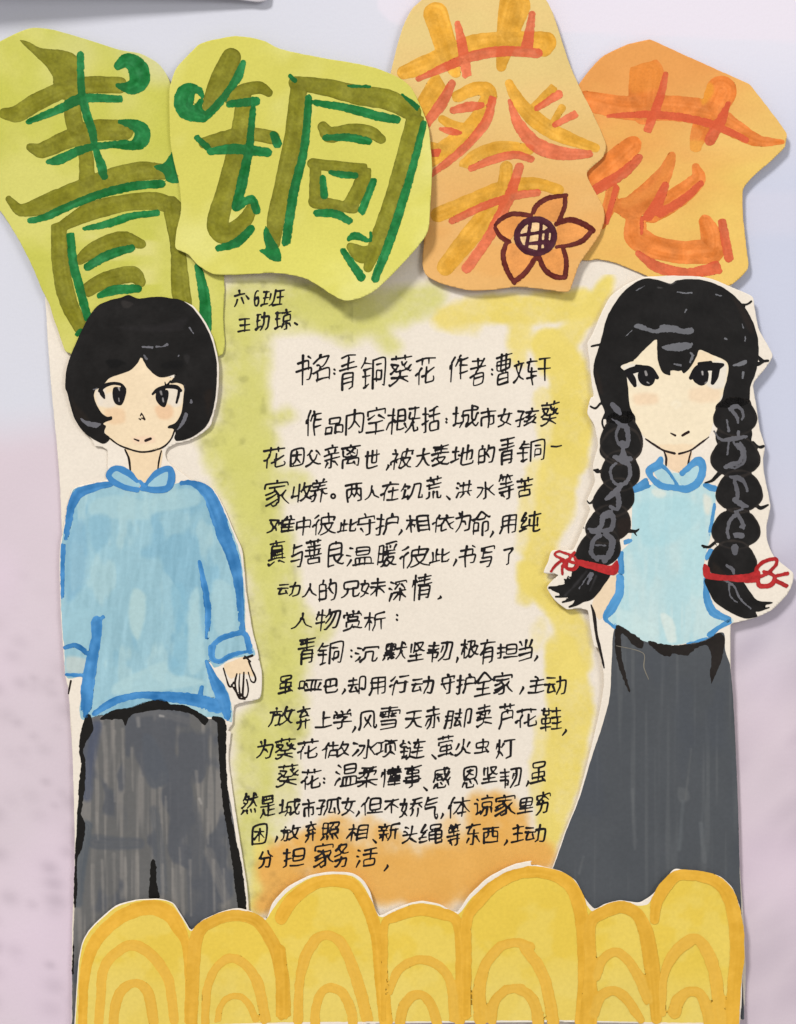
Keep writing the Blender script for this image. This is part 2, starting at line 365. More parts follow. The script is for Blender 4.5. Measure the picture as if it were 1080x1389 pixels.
# ------------------------------------------------------------------ handwriting: pen strokes of each character on a 64 x 64 grid
GLYPH = {
'6': [[1, 35, 32, 27, 45, 27, 53, 30, 60, 35, 63, 47, 60, 54, 51, 60, 39, 63, 29, 63, 13, 58, 3, 47, 0, 31, 5, 15, 17, 5, 28, 1, 40, 0, 52, 1, 60, 4]],
'一': [[0, 0, 63, 0]],
'上': [[29, 25, 57, 25], [0, 63, 63, 63], [29, 0, 29, 63]],
'不': [[39, 21, 48, 26, 63, 39], [0, 40, 13, 31, 25, 19, 30, 17], [0, 0, 62, 0], [36, 1, 30, 17, 31, 63]],
'与': [[0, 45, 46, 45], [16, 9, 63, 9], [7, 30, 11, 28, 63, 28, 61, 49, 57, 60, 53, 63, 38, 63, 37, 62], [17, 0, 16, 8, 11, 28]],
'世': [[12, 2, 12, 63, 60, 63], [31, 0, 31, 44, 32, 46, 51, 45, 51, 1], [0, 20, 63, 20]],
'东': [[48, 43, 54, 48, 63, 59], [14, 44, 3, 59], [28, 0, 26, 2, 24, 9], [0, 9, 62, 9], [35, 21, 34, 61, 32, 63, 26, 63, 21, 61], [20, 10, 19, 15, 11, 27, 10, 32, 59, 32]],
'两': [[41, 32, 44, 33, 46, 35, 53, 46], [21, 32, 26, 36, 28, 39, 28, 43], [4, 62, 4, 17, 58, 17, 60, 19, 59, 61, 57, 62, 48, 63], [41, 0, 41, 32, 32, 49], [21, 0, 21, 32, 13, 49], [0, 0, 63, 0]],
'中': [[0, 39, 63, 39], [32, 0, 32, 63], [0, 43, 0, 15, 2, 13, 62, 13, 63, 42]],
'为': [[10, 3, 14, 9], [35, 33, 38, 35, 45, 44], [0, 18, 63, 18, 62, 43, 59, 60, 54, 63, 43, 63, 39, 60], [28, 0, 28, 17, 23, 36, 14, 51, 0, 61]],
'主': [[24, 0, 27, 1, 36, 8, 36, 15], [0, 63, 63, 63], [7, 38, 56, 38], [4, 15, 59, 15], [31, 15, 31, 62]],
'书': [[53, 3, 63, 10], [0, 33, 63, 33, 62, 48, 59, 55, 55, 56, 45, 55], [28, 0, 28, 63], [6, 13, 52, 13, 52, 33]],
'了': [[0, 0, 61, 0, 63, 1, 61, 6, 38, 20, 36, 22, 35, 61, 28, 63, 18, 63]],
'事': [[32, 14, 11, 14, 10, 16, 10, 23, 54, 23, 53, 14, 32, 14], [0, 42, 63, 42], [2, 6, 61, 6], [32, 0, 31, 58, 29, 63, 21, 63], [7, 33, 53, 33, 56, 35, 55, 52, 7, 52]],
'亲': [[30, 0, 32, 8], [48, 15, 43, 26], [16, 15, 20, 26], [43, 47, 48, 48, 58, 59], [16, 47, 5, 58], [32, 27, 32, 59, 30, 62, 22, 63], [5, 9, 59, 9], [0, 26, 63, 26], [1, 39, 62, 39]],
'人': [[30, 21, 28, 24, 26, 31, 19, 46, 11, 55, 0, 62], [31, 0, 30, 21], [30, 21, 34, 24, 38, 35, 45, 48, 55, 57, 63, 62]],
'但': [[9, 20, 4, 23, 0, 30], [26, 25, 57, 25], [20, 60, 63, 60], [19, 0, 17, 1, 11, 13, 9, 20, 10, 63], [57, 25, 56, 5, 27, 5, 27, 45, 56, 45, 57, 25]],
'体': [[40, 18, 35, 23, 25, 42, 18, 50], [42, 18, 46, 15, 63, 15], [8, 22, 3, 24, 0, 31], [17, 0, 15, 2, 8, 21, 9, 63], [41, 1, 41, 62], [28, 50, 53, 50], [20, 15, 36, 15, 42, 18, 46, 22, 54, 38, 63, 49]],
'作': [[40, 28, 61, 28], [37, 1, 34, 3, 32, 12], [32, 12, 30, 13, 21, 27], [9, 20, 4, 24, 0, 30], [40, 45, 62, 45], [32, 12, 63, 12], [18, 0, 11, 13, 9, 20, 10, 63], [40, 12, 40, 62]],
'依': [[17, 39, 27, 34], [47, 38, 51, 37, 62, 28], [40, 2, 42, 7, 41, 14], [0, 30, 3, 25, 8, 22], [38, 20, 35, 21, 29, 29, 27, 33, 28, 59, 34, 59, 42, 56, 43, 54], [18, 0, 16, 2, 10, 14, 8, 21, 9, 63], [20, 14, 62, 14], [38, 14, 38, 20, 40, 21, 49, 43, 55, 52, 63, 59]],
'做': [[39, 62, 53, 50], [53, 50, 63, 61], [37, 33, 37, 55, 20, 55], [8, 21, 4, 23, 0, 30], [45, 24, 42, 26, 40, 31, 37, 33], [14, 1, 8, 19, 9, 23, 9, 63], [47, 14, 61, 15, 57, 37, 53, 44, 53, 50], [28, 1, 28, 33], [18, 14, 38, 14], [50, 0, 45, 24, 47, 27, 51, 42, 53, 44], [37, 33, 20, 34, 20, 60]],
'兄': [[20, 28, 18, 45, 14, 53, 6, 60, 0, 62], [40, 28, 40, 58, 41, 62, 45, 63, 60, 62, 62, 58, 63, 52], [40, 28, 55, 27, 55, 0, 9, 0, 9, 27, 40, 28]],
'全': [[2, 63, 61, 63], [8, 22, 12, 26, 32, 26, 52, 26, 56, 22], [12, 44, 52, 44], [32, 27, 32, 62], [0, 25, 8, 22, 32, 0, 57, 22, 63, 25]],
'六': [[18, 37, 3, 62], [0, 20, 63, 20], [45, 36, 62, 63], [29, 0, 33, 9, 33, 12]],
'养': [[47, 0, 45, 1, 43, 8], [46, 37, 42, 42, 42, 63], [20, 30, 19, 34, 16, 37], [0, 43, 3, 44, 16, 37], [16, 37, 19, 42, 18, 52, 13, 59, 6, 62], [17, 0, 19, 4, 19, 9], [31, 9, 30, 18], [28, 19, 26, 29], [42, 30, 43, 34, 47, 37, 59, 44, 63, 43], [5, 9, 57, 9], [2, 29, 60, 29], [8, 19, 54, 19]],
'内': [[30, 28, 35, 30, 53, 46], [0, 63, 0, 14, 2, 13, 63, 13, 62, 61, 58, 63, 50, 63, 46, 61], [32, 0, 30, 28, 21, 40, 11, 47]],
'写': [[1, 47, 41, 47], [0, 10, 0, 1, 2, 0, 62, 0, 63, 10], [17, 16, 53, 16], [10, 34, 13, 32, 55, 32, 53, 51, 49, 61, 46, 63, 34, 63], [19, 6, 17, 10, 13, 32]],
'冰': [[47, 29, 49, 27, 62, 15], [18, 19, 30, 19, 30, 24, 24, 42, 15, 53], [1, 7, 9, 12], [10, 35, 0, 53], [41, 23, 46, 29, 48, 33, 53, 43, 63, 53], [39, 0, 41, 23, 39, 26, 39, 60, 37, 62, 31, 63]],
'分': [[25, 28, 23, 40, 18, 51, 9, 59, 1, 63], [44, 0, 52, 14, 63, 25], [4, 23, 10, 27, 53, 28, 52, 46, 49, 60, 45, 63, 33, 62], [19, 0, 9, 16, 4, 23, 0, 26]],
'务': [[30, 35, 30, 41], [2, 31, 24, 27, 29, 24], [17, 12, 29, 24], [0, 61, 7, 62, 17, 57, 25, 49, 28, 42], [27, 0, 24, 2, 22, 7], [29, 24, 37, 24, 40, 26, 52, 29, 63, 29], [6, 42, 56, 42, 55, 52, 51, 62, 40, 63, 35, 61], [5, 17, 16, 12, 18, 8, 21, 7, 52, 8, 53, 9, 52, 13, 39, 21, 37, 24]],
'动': [[3, 5, 27, 5], [46, 0, 46, 16, 44, 38, 40, 51, 35, 60], [23, 35, 29, 52], [0, 23, 28, 23], [11, 23, 4, 52, 27, 48], [35, 17, 63, 17, 60, 57, 58, 62, 56, 63, 48, 62]],
'卖': [[1, 62, 3, 63, 8, 62, 21, 57, 29, 50, 31, 44], [36, 54, 39, 54, 63, 62], [4, 34, 8, 33, 17, 37], [35, 27, 33, 43], [13, 26, 16, 26, 25, 30], [2, 20, 58, 20, 58, 24, 55, 29], [31, 0, 31, 19], [6, 7, 57, 7], [0, 44, 61, 44]],
'却': [[7, 52, 7, 54], [51, 49, 54, 51, 59, 51, 63, 48, 63, 5, 43, 5, 43, 63], [26, 41, 32, 57], [16, 0, 16, 29], [3, 12, 29, 12], [0, 29, 32, 29], [15, 29, 13, 37, 6, 50, 6, 53, 11, 54, 30, 51]],
'名': [[31, 0, 27, 2, 25, 7], [16, 59, 63, 59], [31, 30, 27, 36], [16, 21, 23, 24, 31, 30], [1, 19, 6, 17, 24, 8, 59, 8, 58, 13, 49, 21, 36, 29, 31, 30], [16, 39, 16, 63], [0, 42, 26, 36, 62, 37, 63, 63]],
'命': [[14, 14, 18, 18, 41, 18, 47, 13], [36, 63, 36, 29, 56, 29, 56, 50, 54, 52, 47, 52], [0, 19, 14, 14, 31, 0, 47, 13, 59, 19, 63, 18], [5, 50, 21, 50, 22, 49, 22, 29, 5, 29, 5, 57]],
'品': [[38, 58, 63, 58], [12, 9, 13, 0, 50, 0, 51, 19, 49, 20, 13, 20, 12, 9], [38, 63, 38, 36, 40, 34, 63, 35, 63, 62], [0, 58, 22, 58, 23, 57, 23, 35, 1, 34, 0, 36, 0, 62]],
'哑': [[34, 0, 34, 63], [60, 21, 55, 44], [47, 0, 47, 63], [22, 20, 27, 42], [22, 0, 60, 0], [0, 44, 12, 44, 13, 43, 13, 4, 0, 4, 0, 52], [18, 63, 63, 63]],
'善': [[51, 32, 48, 40], [14, 27, 13, 33, 15, 40], [47, 1, 44, 8], [15, 0, 18, 3, 19, 8], [53, 63, 53, 51, 52, 50, 12, 50, 10, 51, 11, 63, 53, 63], [4, 8, 59, 8], [32, 9, 32, 40], [3, 27, 61, 27], [9, 18, 54, 18], [0, 40, 63, 40]],
'因': [[32, 9, 32, 22], [30, 33, 36, 36, 51, 52], [30, 22, 30, 32, 25, 43, 18, 51, 12, 53], [11, 22, 52, 22], [0, 63, 0, 0, 63, 0, 63, 63, 0, 63]],
'困': [[31, 23, 35, 21, 52, 21], [9, 45, 19, 37, 30, 24], [32, 27, 38, 30, 53, 45], [11, 21, 27, 21, 31, 24], [31, 10, 32, 26, 31, 30, 31, 53], [0, 63, 0, 1, 63, 0, 63, 63, 0, 63]],
'在': [[0, 41, 5, 36, 10, 34], [28, 0, 25, 2, 23, 12], [22, 62, 63, 62], [25, 35, 60, 35], [43, 22, 43, 62], [20, 12, 19, 17, 10, 33, 11, 63], [1, 12, 62, 12]],
'地': [[44, 20, 59, 16, 59, 40, 57, 44, 53, 45], [21, 30, 28, 29], [29, 26, 43, 22], [0, 18, 18, 18], [9, 2, 10, 46], [44, 0, 44, 48], [0, 52, 11, 46, 19, 43], [28, 8, 28, 56, 30, 61, 34, 63, 57, 63, 61, 61, 63, 54]],
'坚': [[43, 24, 44, 24], [44, 24, 55, 31, 60, 33, 63, 32], [5, 4, 5, 30], [29, 32, 37, 28, 43, 24], [19, 0, 19, 33], [8, 46, 54, 46], [43, 24, 35, 11, 32, 2, 55, 2, 56, 4, 54, 11, 44, 24], [31, 41, 31, 62], [0, 63, 62, 63]],
'城': [[23, 27, 37, 27, 36, 50, 35, 51, 30, 52], [36, 62, 47, 53, 50, 52], [61, 24, 59, 26, 54, 42, 50, 44], [0, 53, 8, 48, 15, 47, 17, 45], [7, 1, 7, 48], [0, 18, 14, 18], [45, 0, 46, 25, 48, 40, 50, 45, 50, 52, 54, 60, 58, 63, 62, 61, 63, 53], [52, 1, 59, 6, 59, 11, 23, 12, 23, 41, 21, 52, 17, 62]],
'大': [[32, 25, 29, 27, 25, 38, 18, 51, 8, 60, 3, 63, 0, 62], [32, 0, 30, 23], [32, 24, 34, 22, 61, 22], [32, 24, 45, 49, 56, 60, 60, 63, 63, 62], [2, 22, 28, 22, 32, 24]],
'天': [[30, 28, 30, 29], [30, 27, 30, 28], [30, 28, 33, 26, 60, 26], [30, 29, 44, 52, 55, 60, 63, 62], [30, 29, 19, 49, 7, 59, 0, 63], [1, 26, 27, 26, 30, 27], [30, 0, 30, 27], [3, 0, 57, 0]],
'头': [[38, 48, 61, 61], [1, 18, 5, 17, 17, 23], [10, 4, 12, 3, 24, 10], [2, 63, 11, 60, 22, 53, 29, 46, 33, 35], [36, 0, 35, 34], [0, 34, 63, 34]],
'女': [[1, 63, 22, 57, 29, 53, 31, 49], [27, 0, 22, 18], [48, 18, 45, 32, 36, 49], [19, 18, 18, 24, 12, 37, 13, 40, 31, 49, 36, 49, 60, 62], [0, 18, 63, 18]],
'妹': [[43, 37, 44, 63], [44, 32, 48, 30, 63, 30], [26, 30, 44, 31], [44, 35, 49, 38, 55, 48, 62, 56], [9, 0, 7, 15], [5, 15, 2, 37, 13, 45], [13, 48, 19, 52], [28, 12, 61, 12], [44, 35, 43, 37, 39, 40, 32, 50, 25, 58], [44, 0, 44, 35], [0, 15, 18, 15, 19, 22, 12, 48, 7, 56, 0, 62]],
'娇': [[12, 49, 16, 51, 19, 56], [44, 5, 42, 19], [54, 39, 54, 63], [52, 20, 53, 25, 61, 34], [39, 20, 37, 27, 27, 37], [37, 38, 35, 51, 30, 60], [32, 5, 44, 5, 56, 2, 59, 3], [0, 16, 18, 16, 19, 17, 17, 35, 12, 49, 6, 57, 0, 62], [9, 0, 8, 14, 2, 38, 3, 40, 12, 46], [28, 19, 63, 19]],
'孤': [[41, 4, 41, 35, 36, 56, 50, 54], [10, 33, 20, 30], [0, 38, 10, 35], [53, 2, 56, 37, 62, 58, 61, 63], [47, 43, 52, 60], [2, 4, 17, 4, 18, 5, 17, 10, 10, 20, 10, 58, 9, 60, 4, 60], [63, 2, 58, 0, 53, 2, 28, 5, 27, 36, 24, 50, 21, 59, 22, 62]],
'学': [[30, 1, 33, 5, 33, 12], [9, 1, 13, 6, 13, 12], [57, 0, 55, 1, 51, 6, 49, 12], [13, 25, 49, 25], [0, 42, 63, 42], [45, 25, 43, 29, 32, 36, 30, 61, 19, 63, 15, 61], [1, 21, 1, 13, 2, 12, 60, 12, 61, 12, 61, 21]],
'孩': [[58, 36, 50, 47, 49, 50], [25, 62, 49, 50], [49, 50, 57, 57], [0, 41, 6, 38, 12, 37], [26, 45, 29, 46, 39, 39, 45, 33, 46, 29], [12, 35, 17, 35, 23, 32], [44, 0, 47, 10], [41, 10, 40, 15, 35, 25, 34, 29], [2, 5, 18, 5, 20, 6, 12, 24, 11, 61, 9, 63, 4, 63], [28, 10, 63, 10], [30, 29, 47, 29, 50, 27, 55, 21]],
'守': [[28, 0, 31, 2, 33, 10], [13, 41, 20, 51], [2, 19, 2, 11, 4, 10, 60, 10, 61, 11, 61, 19], [0, 30, 63, 30], [43, 20, 43, 60, 40, 63, 30, 63]],
'家': [[1, 46, 15, 41, 30, 34], [0, 59, 11, 55, 35, 44], [28, 0, 30, 6], [28, 19, 26, 26], [35, 39, 43, 37], [2, 34, 26, 26], [43, 37, 54, 28], [43, 37, 52, 51, 63, 59], [10, 19, 51, 19], [0, 17, 1, 7, 30, 6, 61, 7, 61, 16], [26, 26, 35, 39, 36, 54, 34, 59, 30, 62, 22, 63, 18, 61]],
'巴': [[28, 0, 28, 29], [0, 29, 55, 29], [55, 33, 55, 0, 1, 0, 0, 48, 1, 58, 4, 61, 12, 63, 51, 63, 60, 60, 63, 51]],
'市': [[29, 0, 33, 11], [8, 54, 8, 27, 55, 27, 56, 28, 56, 52, 53, 54, 45, 54], [0, 12, 63, 12], [31, 12, 31, 63]],
'弃': [[41, 15, 48, 19, 51, 24], [30, 0, 33, 8], [51, 24, 60, 29], [24, 9, 23, 13, 14, 21, 13, 26, 51, 24], [45, 34, 45, 63], [18, 34, 18, 47, 14, 54, 5, 62, 0, 62], [1, 8, 62, 8], [1, 43, 63, 43]],
'当': [[33, 0, 33, 28], [62, 4, 54, 18, 51, 19], [6, 45, 63, 45], [0, 3, 4, 4, 12, 17], [3, 28, 63, 28, 63, 62, 62, 63, 1, 63]],
'彼': [[0, 36, 5, 31, 10, 30], [14, 1, 3, 12], [15, 18, 10, 28, 10, 63], [42, 0, 42, 29], [58, 22, 60, 14, 59, 11, 25, 11, 25, 40, 22, 53, 19, 62], [31, 29, 33, 36, 40, 48, 52, 59, 60, 62, 63, 62], [25, 29, 56, 29, 57, 32, 51, 44, 41, 56, 29, 63, 25, 62]],
'恩': [[30, 17, 46, 27], [53, 43, 57, 47, 63, 57], [32, 7, 31, 13], [18, 46, 18, 59, 21, 63, 46, 63, 48, 61, 50, 55], [16, 27, 22, 25, 30, 17], [8, 45, 6, 46, 0, 60], [33, 45, 38, 51], [30, 13, 30, 17], [23, 35, 7, 35, 7, 1, 56, 0, 57, 35, 23, 35], [17, 13, 46, 13]],
'情': [[8, 0, 8, 63], [14, 11, 16, 17], [25, 52, 57, 52], [2, 14, 0, 29], [25, 42, 57, 42], [24, 14, 59, 14], [19, 24, 63, 24], [22, 5, 60, 5], [40, 1, 40, 24], [25, 63, 25, 34, 27, 32, 57, 33, 56, 61, 53, 63, 46, 62]],
'感': [[17, 49, 17, 61, 21, 63, 44, 63, 47, 61, 49, 56], [55, 49, 60, 59], [49, 1, 55, 3, 56, 8], [8, 51, 2, 60, 0, 61], [47, 35, 54, 41, 58, 42, 62, 40, 63, 34], [37, 40, 47, 35], [57, 17, 50, 29, 47, 31], [14, 17, 33, 17], [28, 45, 35, 53], [32, 36, 32, 26, 16, 26, 16, 37, 30, 37, 32, 36], [2, 42, 6, 26, 7, 8, 62, 8], [40, 1, 42, 20, 47, 31, 47, 35]],
'懂': [[10, 1, 10, 63], [33, 0, 33, 5], [3, 15, 0, 30], [26, 15, 58, 13, 61, 14], [52, 0, 52, 9, 53, 13], [21, 62, 62, 62], [17, 12, 19, 18, 22, 22, 63, 22], [24, 53, 60, 53], [27, 37, 58, 37], [22, 5, 62, 5], [27, 37, 28, 45, 57, 45, 58, 44, 58, 31, 57, 29, 28, 30, 27, 37], [42, 15, 42, 62]],
'护': [[45, 1, 48, 7], [48, 7, 48, 13], [48, 7, 52, 8], [0, 41, 3, 38, 12, 37], [32, 32, 63, 32], [12, 35, 21, 33], [2, 15, 20, 15], [24, 61, 31, 45, 32, 13, 62, 13, 63, 36], [12, 0, 11, 60, 10, 62, 5, 63, 0, 60]],
'担': [[11, 35, 20, 33], [0, 39, 11, 37], [29, 25, 57, 25], [23, 60, 63, 60], [1, 15, 20, 15], [29, 25, 29, 5, 57, 5, 57, 45, 29, 45, 29, 25], [11, 0, 11, 57, 9, 62, 3, 63]],
'括': [[10, 35, 20, 32], [0, 39, 10, 37], [28, 6, 41, 5, 56, 1, 60, 2], [1, 15, 18, 15], [43, 4, 43, 40], [26, 22, 63, 22], [10, 0, 9, 60, 8, 62, 2, 63], [59, 60, 58, 40, 28, 41, 28, 60, 59, 60]],
'收': [[2, 46, 20, 42], [34, 22, 31, 24, 28, 30], [34, 22, 37, 25, 44, 42, 47, 43], [47, 43, 47, 48], [57, 14, 52, 34, 49, 42, 47, 43], [30, 61, 37, 57, 47, 48], [2, 8, 2, 46], [2, 46, 0, 50], [47, 48, 58, 59, 62, 61, 63, 61], [39, 0, 34, 22], [20, 1, 20, 63], [37, 14, 63, 14]],
'放': [[13, 0, 14, 5], [58, 13, 54, 33, 51, 41, 48, 44], [8, 27, 24, 27, 22, 59, 20, 62, 14, 63, 12, 61], [37, 22, 34, 24, 31, 30], [37, 22, 39, 24, 45, 42, 48, 44], [48, 44, 48, 48], [48, 48, 56, 58, 62, 61], [28, 61, 31, 62, 37, 58, 48, 48], [40, 13, 63, 13], [42, 0, 37, 22], [8, 12, 8, 41, 5, 53, 0, 62], [0, 12, 27, 12]],
'文': [[51, 13, 45, 28, 33, 45], [33, 45, 35, 49, 46, 56, 59, 62, 63, 62], [32, 45, 33, 45], [1, 63, 20, 55, 32, 45], [30, 0, 33, 6, 32, 13], [12, 13, 13, 19, 19, 30, 32, 45], [0, 13, 63, 13]],
'新': [[55, 26, 55, 63], [14, 0, 16, 7], [25, 13, 21, 24], [6, 45, 1, 54], [7, 13, 8, 19, 7, 25], [24, 45, 28, 54], [38, 25, 63, 25], [1, 7, 29, 7], [15, 25, 15, 60, 14, 62, 11, 62], [1, 37, 29, 37], [63, 3, 58, 2, 39, 7, 38, 45, 32, 62], [0, 25, 30, 25]],
'是': [[8, 11, 54, 11], [32, 46, 58, 46], [54, 11, 54, 1, 53, 0, 10, 0, 8, 2, 8, 20, 9, 22, 54, 22, 54, 11], [32, 32, 32, 61], [0, 32, 63, 32], [12, 50, 20, 58, 28, 61, 36, 62, 62, 62], [13, 41, 11, 49, 0, 63]],
'暖': [[30, 43, 42, 56], [31, 30, 31, 41], [31, 41, 34, 40, 53, 40, 53, 46, 46, 56], [39, 8, 40, 14], [26, 9, 28, 14, 27, 20], [26, 62, 29, 63, 34, 61, 42, 56], [42, 56, 46, 56], [23, 3, 55, 0, 58, 1], [46, 56, 47, 58, 56, 62, 63, 62], [56, 7, 52, 14, 50, 19], [33, 20, 32, 30], [0, 26, 14, 26], [31, 41, 21, 58, 17, 62, 12, 62], [21, 30, 60, 30], [23, 20, 59, 20], [0, 49, 15, 48, 15, 6, 13, 5, 1, 5, 0, 6, 0, 55]],
'曹': [[11, 52, 53, 52], [0, 5, 63, 5], [5, 24, 58, 24], [53, 63, 11, 63, 11, 43, 52, 43, 53, 45, 53, 63], [22, 0, 22, 34], [40, 0, 40, 34], [22, 34, 57, 33, 58, 15, 56, 14, 6, 14, 5, 16, 5, 33, 22, 34]],
'有': [[0, 37, 9, 28, 14, 26], [25, 0, 23, 9], [14, 48, 54, 48], [14, 35, 54, 35], [0, 9, 63, 9], [16, 23, 53, 23, 53, 60, 50, 62, 42, 62], [20, 10, 14, 25, 14, 63]],
'极': [[34, 5, 33, 32], [33, 32, 31, 33, 27, 51, 20, 62], [33, 32, 37, 34, 42, 44, 48, 51], [10, 28, 6, 31, 0, 45, 0, 49], [30, 62, 37, 62, 48, 53], [48, 51, 48, 53], [48, 25, 57, 25, 59, 26, 59, 28, 53, 43, 48, 51], [11, 24, 16, 26, 20, 33], [48, 53, 59, 61, 63, 61], [44, 27, 48, 25], [2, 14, 19, 14], [11, 0, 10, 27, 11, 30, 11, 63], [25, 5, 51, 5, 48, 25]],
'析': [[13, 27, 18, 29, 23, 37], [12, 28, 8, 31, 0, 48], [52, 25, 52, 62], [60, 2, 55, 2, 33, 8, 33, 42, 27, 60, 28, 63], [33, 25, 63, 25], [2, 16, 24, 16], [13, 0, 12, 28, 13, 30, 13, 61]],
'柔': [[2, 32, 4, 32, 16, 26, 23, 20, 25, 16], [46, 1, 45, 5, 38, 8, 35, 12], [24, 33, 30, 33], [35, 12, 35, 15], [37, 44, 40, 49, 49, 56, 59, 61, 63, 61], [0, 61, 2, 62, 16, 54, 24, 48, 26, 44], [17, 8, 21, 7, 35, 12], [8, 0, 52, 1], [2, 16, 26, 16, 37, 15, 57, 16, 57, 21, 50, 28], [33, 16, 33, 27, 30, 34, 32, 63], [0, 43, 36, 44, 39, 43, 62, 43]],
'概': [[22, 17, 35, 17], [52, 40, 49, 42, 44, 53, 37, 62], [54, 4, 53, 30], [8, 33, 4, 36, 0, 48], [9, 26, 14, 29, 16, 37], [52, 30, 51, 39, 53, 42, 54, 61, 57, 62, 62, 61, 63, 53], [2, 15, 15, 15], [43, 4, 61, 4], [22, 31, 35, 30, 35, 4, 23, 4, 22, 5, 22, 51, 23, 52, 26, 52, 35, 47], [33, 40, 37, 50], [45, 13, 43, 29, 62, 30], [9, 0, 9, 26, 8, 32, 9, 35, 9, 63]],
'此': [[6, 15, 6, 60], [40, 27, 46, 26, 60, 18], [20, 23, 31, 23], [40, 0, 41, 59, 44, 61, 59, 61, 62, 58, 63, 50], [20, 0, 20, 58], [0, 63, 1, 62, 8, 60, 31, 56]],
'气': [[15, 18, 54, 18], [7, 29, 47, 29, 49, 45, 53, 59, 57, 63, 61, 62, 63, 57, 61, 52], [12, 8, 59, 8], [15, 0, 12, 7, 0, 25]],
'水': [[1, 19, 18, 19, 19, 23, 12, 41, 0, 54], [40, 30, 46, 26, 56, 16], [31, 0, 31, 58, 29, 62, 22, 63], [32, 23, 36, 25, 50, 44, 63, 54]],
'沉': [[21, 13, 21, 4, 23, 3, 59, 3, 60, 12], [0, 21, 10, 26], [13, 41, 3, 62], [4, 0, 12, 5], [19, 63, 25, 57, 28, 49, 30, 43, 30, 24, 31, 22, 50, 22, 51, 62, 61, 62, 63, 52]],
'洪': [[51, 50, 61, 63], [30, 50, 19, 63], [4, 2, 13, 7], [0, 22, 9, 27], [30, 1, 30, 40], [51, 0, 51, 40], [20, 15, 61, 15], [3, 61, 13, 42, 19, 40, 63, 40]],
'活': [[12, 42, 2, 63], [0, 22, 9, 27], [4, 1, 12, 5], [24, 5, 41, 4, 56, 0, 60, 1], [41, 4, 41, 40], [20, 22, 63, 22], [25, 62, 57, 62, 57, 40, 25, 40, 25, 62]],
'深': [[0, 21, 9, 26], [22, 10, 22, 3, 23, 2, 62, 2, 62, 10], [23, 24, 35, 12, 37, 12], [44, 37, 46, 35, 62, 35], [4, 0, 12, 4, 13, 7], [11, 40, 2, 60, 2, 62], [39, 37, 29, 51, 19, 58], [49, 12, 60, 24], [44, 37, 55, 51, 63, 58], [41, 27, 41, 63], [21, 35, 37, 35, 40, 37, 44, 37]],
'温': [[3, 0, 13, 5], [12, 42, 2, 62], [0, 22, 10, 28], [24, 14, 55, 14], [33, 38, 33, 63], [45, 38, 45, 63], [24, 14, 24, 2, 54, 2, 55, 26, 24, 27, 24, 14], [21, 62, 21, 40, 23, 38, 57, 39, 58, 62], [15, 63, 63, 63]],
'火': [[12, 16, 6, 30, 3, 33], [59, 16, 51, 32], [30, 33, 33, 35, 39, 46, 47, 55, 58, 62, 61, 63, 63, 62], [32, 0, 30, 33], [0, 62, 3, 63, 14, 57, 23, 47, 28, 35, 30, 33]],
'灯': [[11, 43, 16, 45, 22, 52, 23, 55], [50, 6, 50, 60, 47, 62, 37, 63], [24, 14, 19, 26], [2, 15, 0, 30], [30, 6, 63, 6], [12, 0, 11, 43, 1, 62]],
'然': [[56, 52, 62, 62], [15, 17, 24, 21], [1, 43, 3, 43, 10, 39, 15, 35, 16, 31], [8, 26, 16, 31], [39, 53, 42, 61], [47, 25, 50, 27, 57, 39, 62, 43], [56, 3, 60, 8], [47, 25, 38, 38, 28, 44], [8, 53, 0, 63], [23, 53, 24, 62], [14, 7, 28, 7, 29, 8, 27, 18, 24, 21, 23, 25, 19, 30, 16, 31], [35, 16, 63, 16], [47, 2, 47, 25], [17, 0, 15, 1, 14, 7, 4, 20]],
'照': [[40, 52, 43, 62], [42, 1, 40, 8, 37, 13, 29, 19, 25, 18], [8, 51, 0, 63], [2, 19, 19, 19], [54, 49, 57, 52, 63, 63], [22, 52, 23, 62], [60, 40, 59, 26, 31, 26, 32, 42, 58, 42, 60, 40], [29, 0, 61, 0, 61, 9, 59, 16, 54, 17, 50, 17], [2, 40, 19, 39, 19, 2, 18, 1, 2, 1, 2, 43]],
'父': [[42, 1, 59, 20], [20, 0, 18, 1, 10, 12, 1, 20], [15, 22, 18, 28, 25, 40, 36, 51, 52, 60, 59, 62, 63, 61], [0, 63, 15, 57, 29, 48, 39, 35, 46, 21]],
'物': [[14, 35, 20, 35, 23, 33], [43, 12, 39, 27, 30, 42], [1, 41, 14, 37], [54, 12, 52, 26, 44, 45, 36, 58, 32, 61, 29, 61], [36, 0, 34, 12, 27, 24], [3, 15, 21, 15], [14, 0, 14, 63], [4, 4, 3, 14, 0, 25, 1, 28], [34, 12, 63, 12, 60, 54, 56, 62, 49, 62, 47, 61]],
'王': [[32, 0, 32, 63], [7, 30, 56, 30], [4, 0, 59, 0], [0, 63, 63, 63]],
'玏': [[0, 56, 22, 47], [28, 15, 63, 16, 62, 40, 60, 57, 56, 62, 47, 63], [40, 0, 39, 26, 38, 38, 32, 52, 27, 59, 22, 61], [2, 5, 20, 5], [10, 5, 10, 51], [3, 26, 18, 26]],
'班': [[36, 0, 35, 42, 31, 55, 23, 63], [25, 16, 23, 37], [43, 5, 61, 5], [1, 5, 17, 5], [2, 30, 16, 30], [38, 61, 63, 61], [52, 5, 52, 61], [44, 33, 60, 33], [0, 59, 1, 57, 10, 54, 18, 53], [9, 5, 9, 54]],
'琼': [[44, 0, 46, 8], [32, 46, 26, 56], [56, 45, 63, 57], [45, 36, 45, 61, 43, 62, 36, 63], [45, 36, 31, 36, 31, 20, 59, 19, 59, 35, 45, 36], [27, 8, 63, 8], [0, 5, 19, 5], [9, 5, 9, 51], [0, 55, 19, 49], [2, 26, 17, 26]],
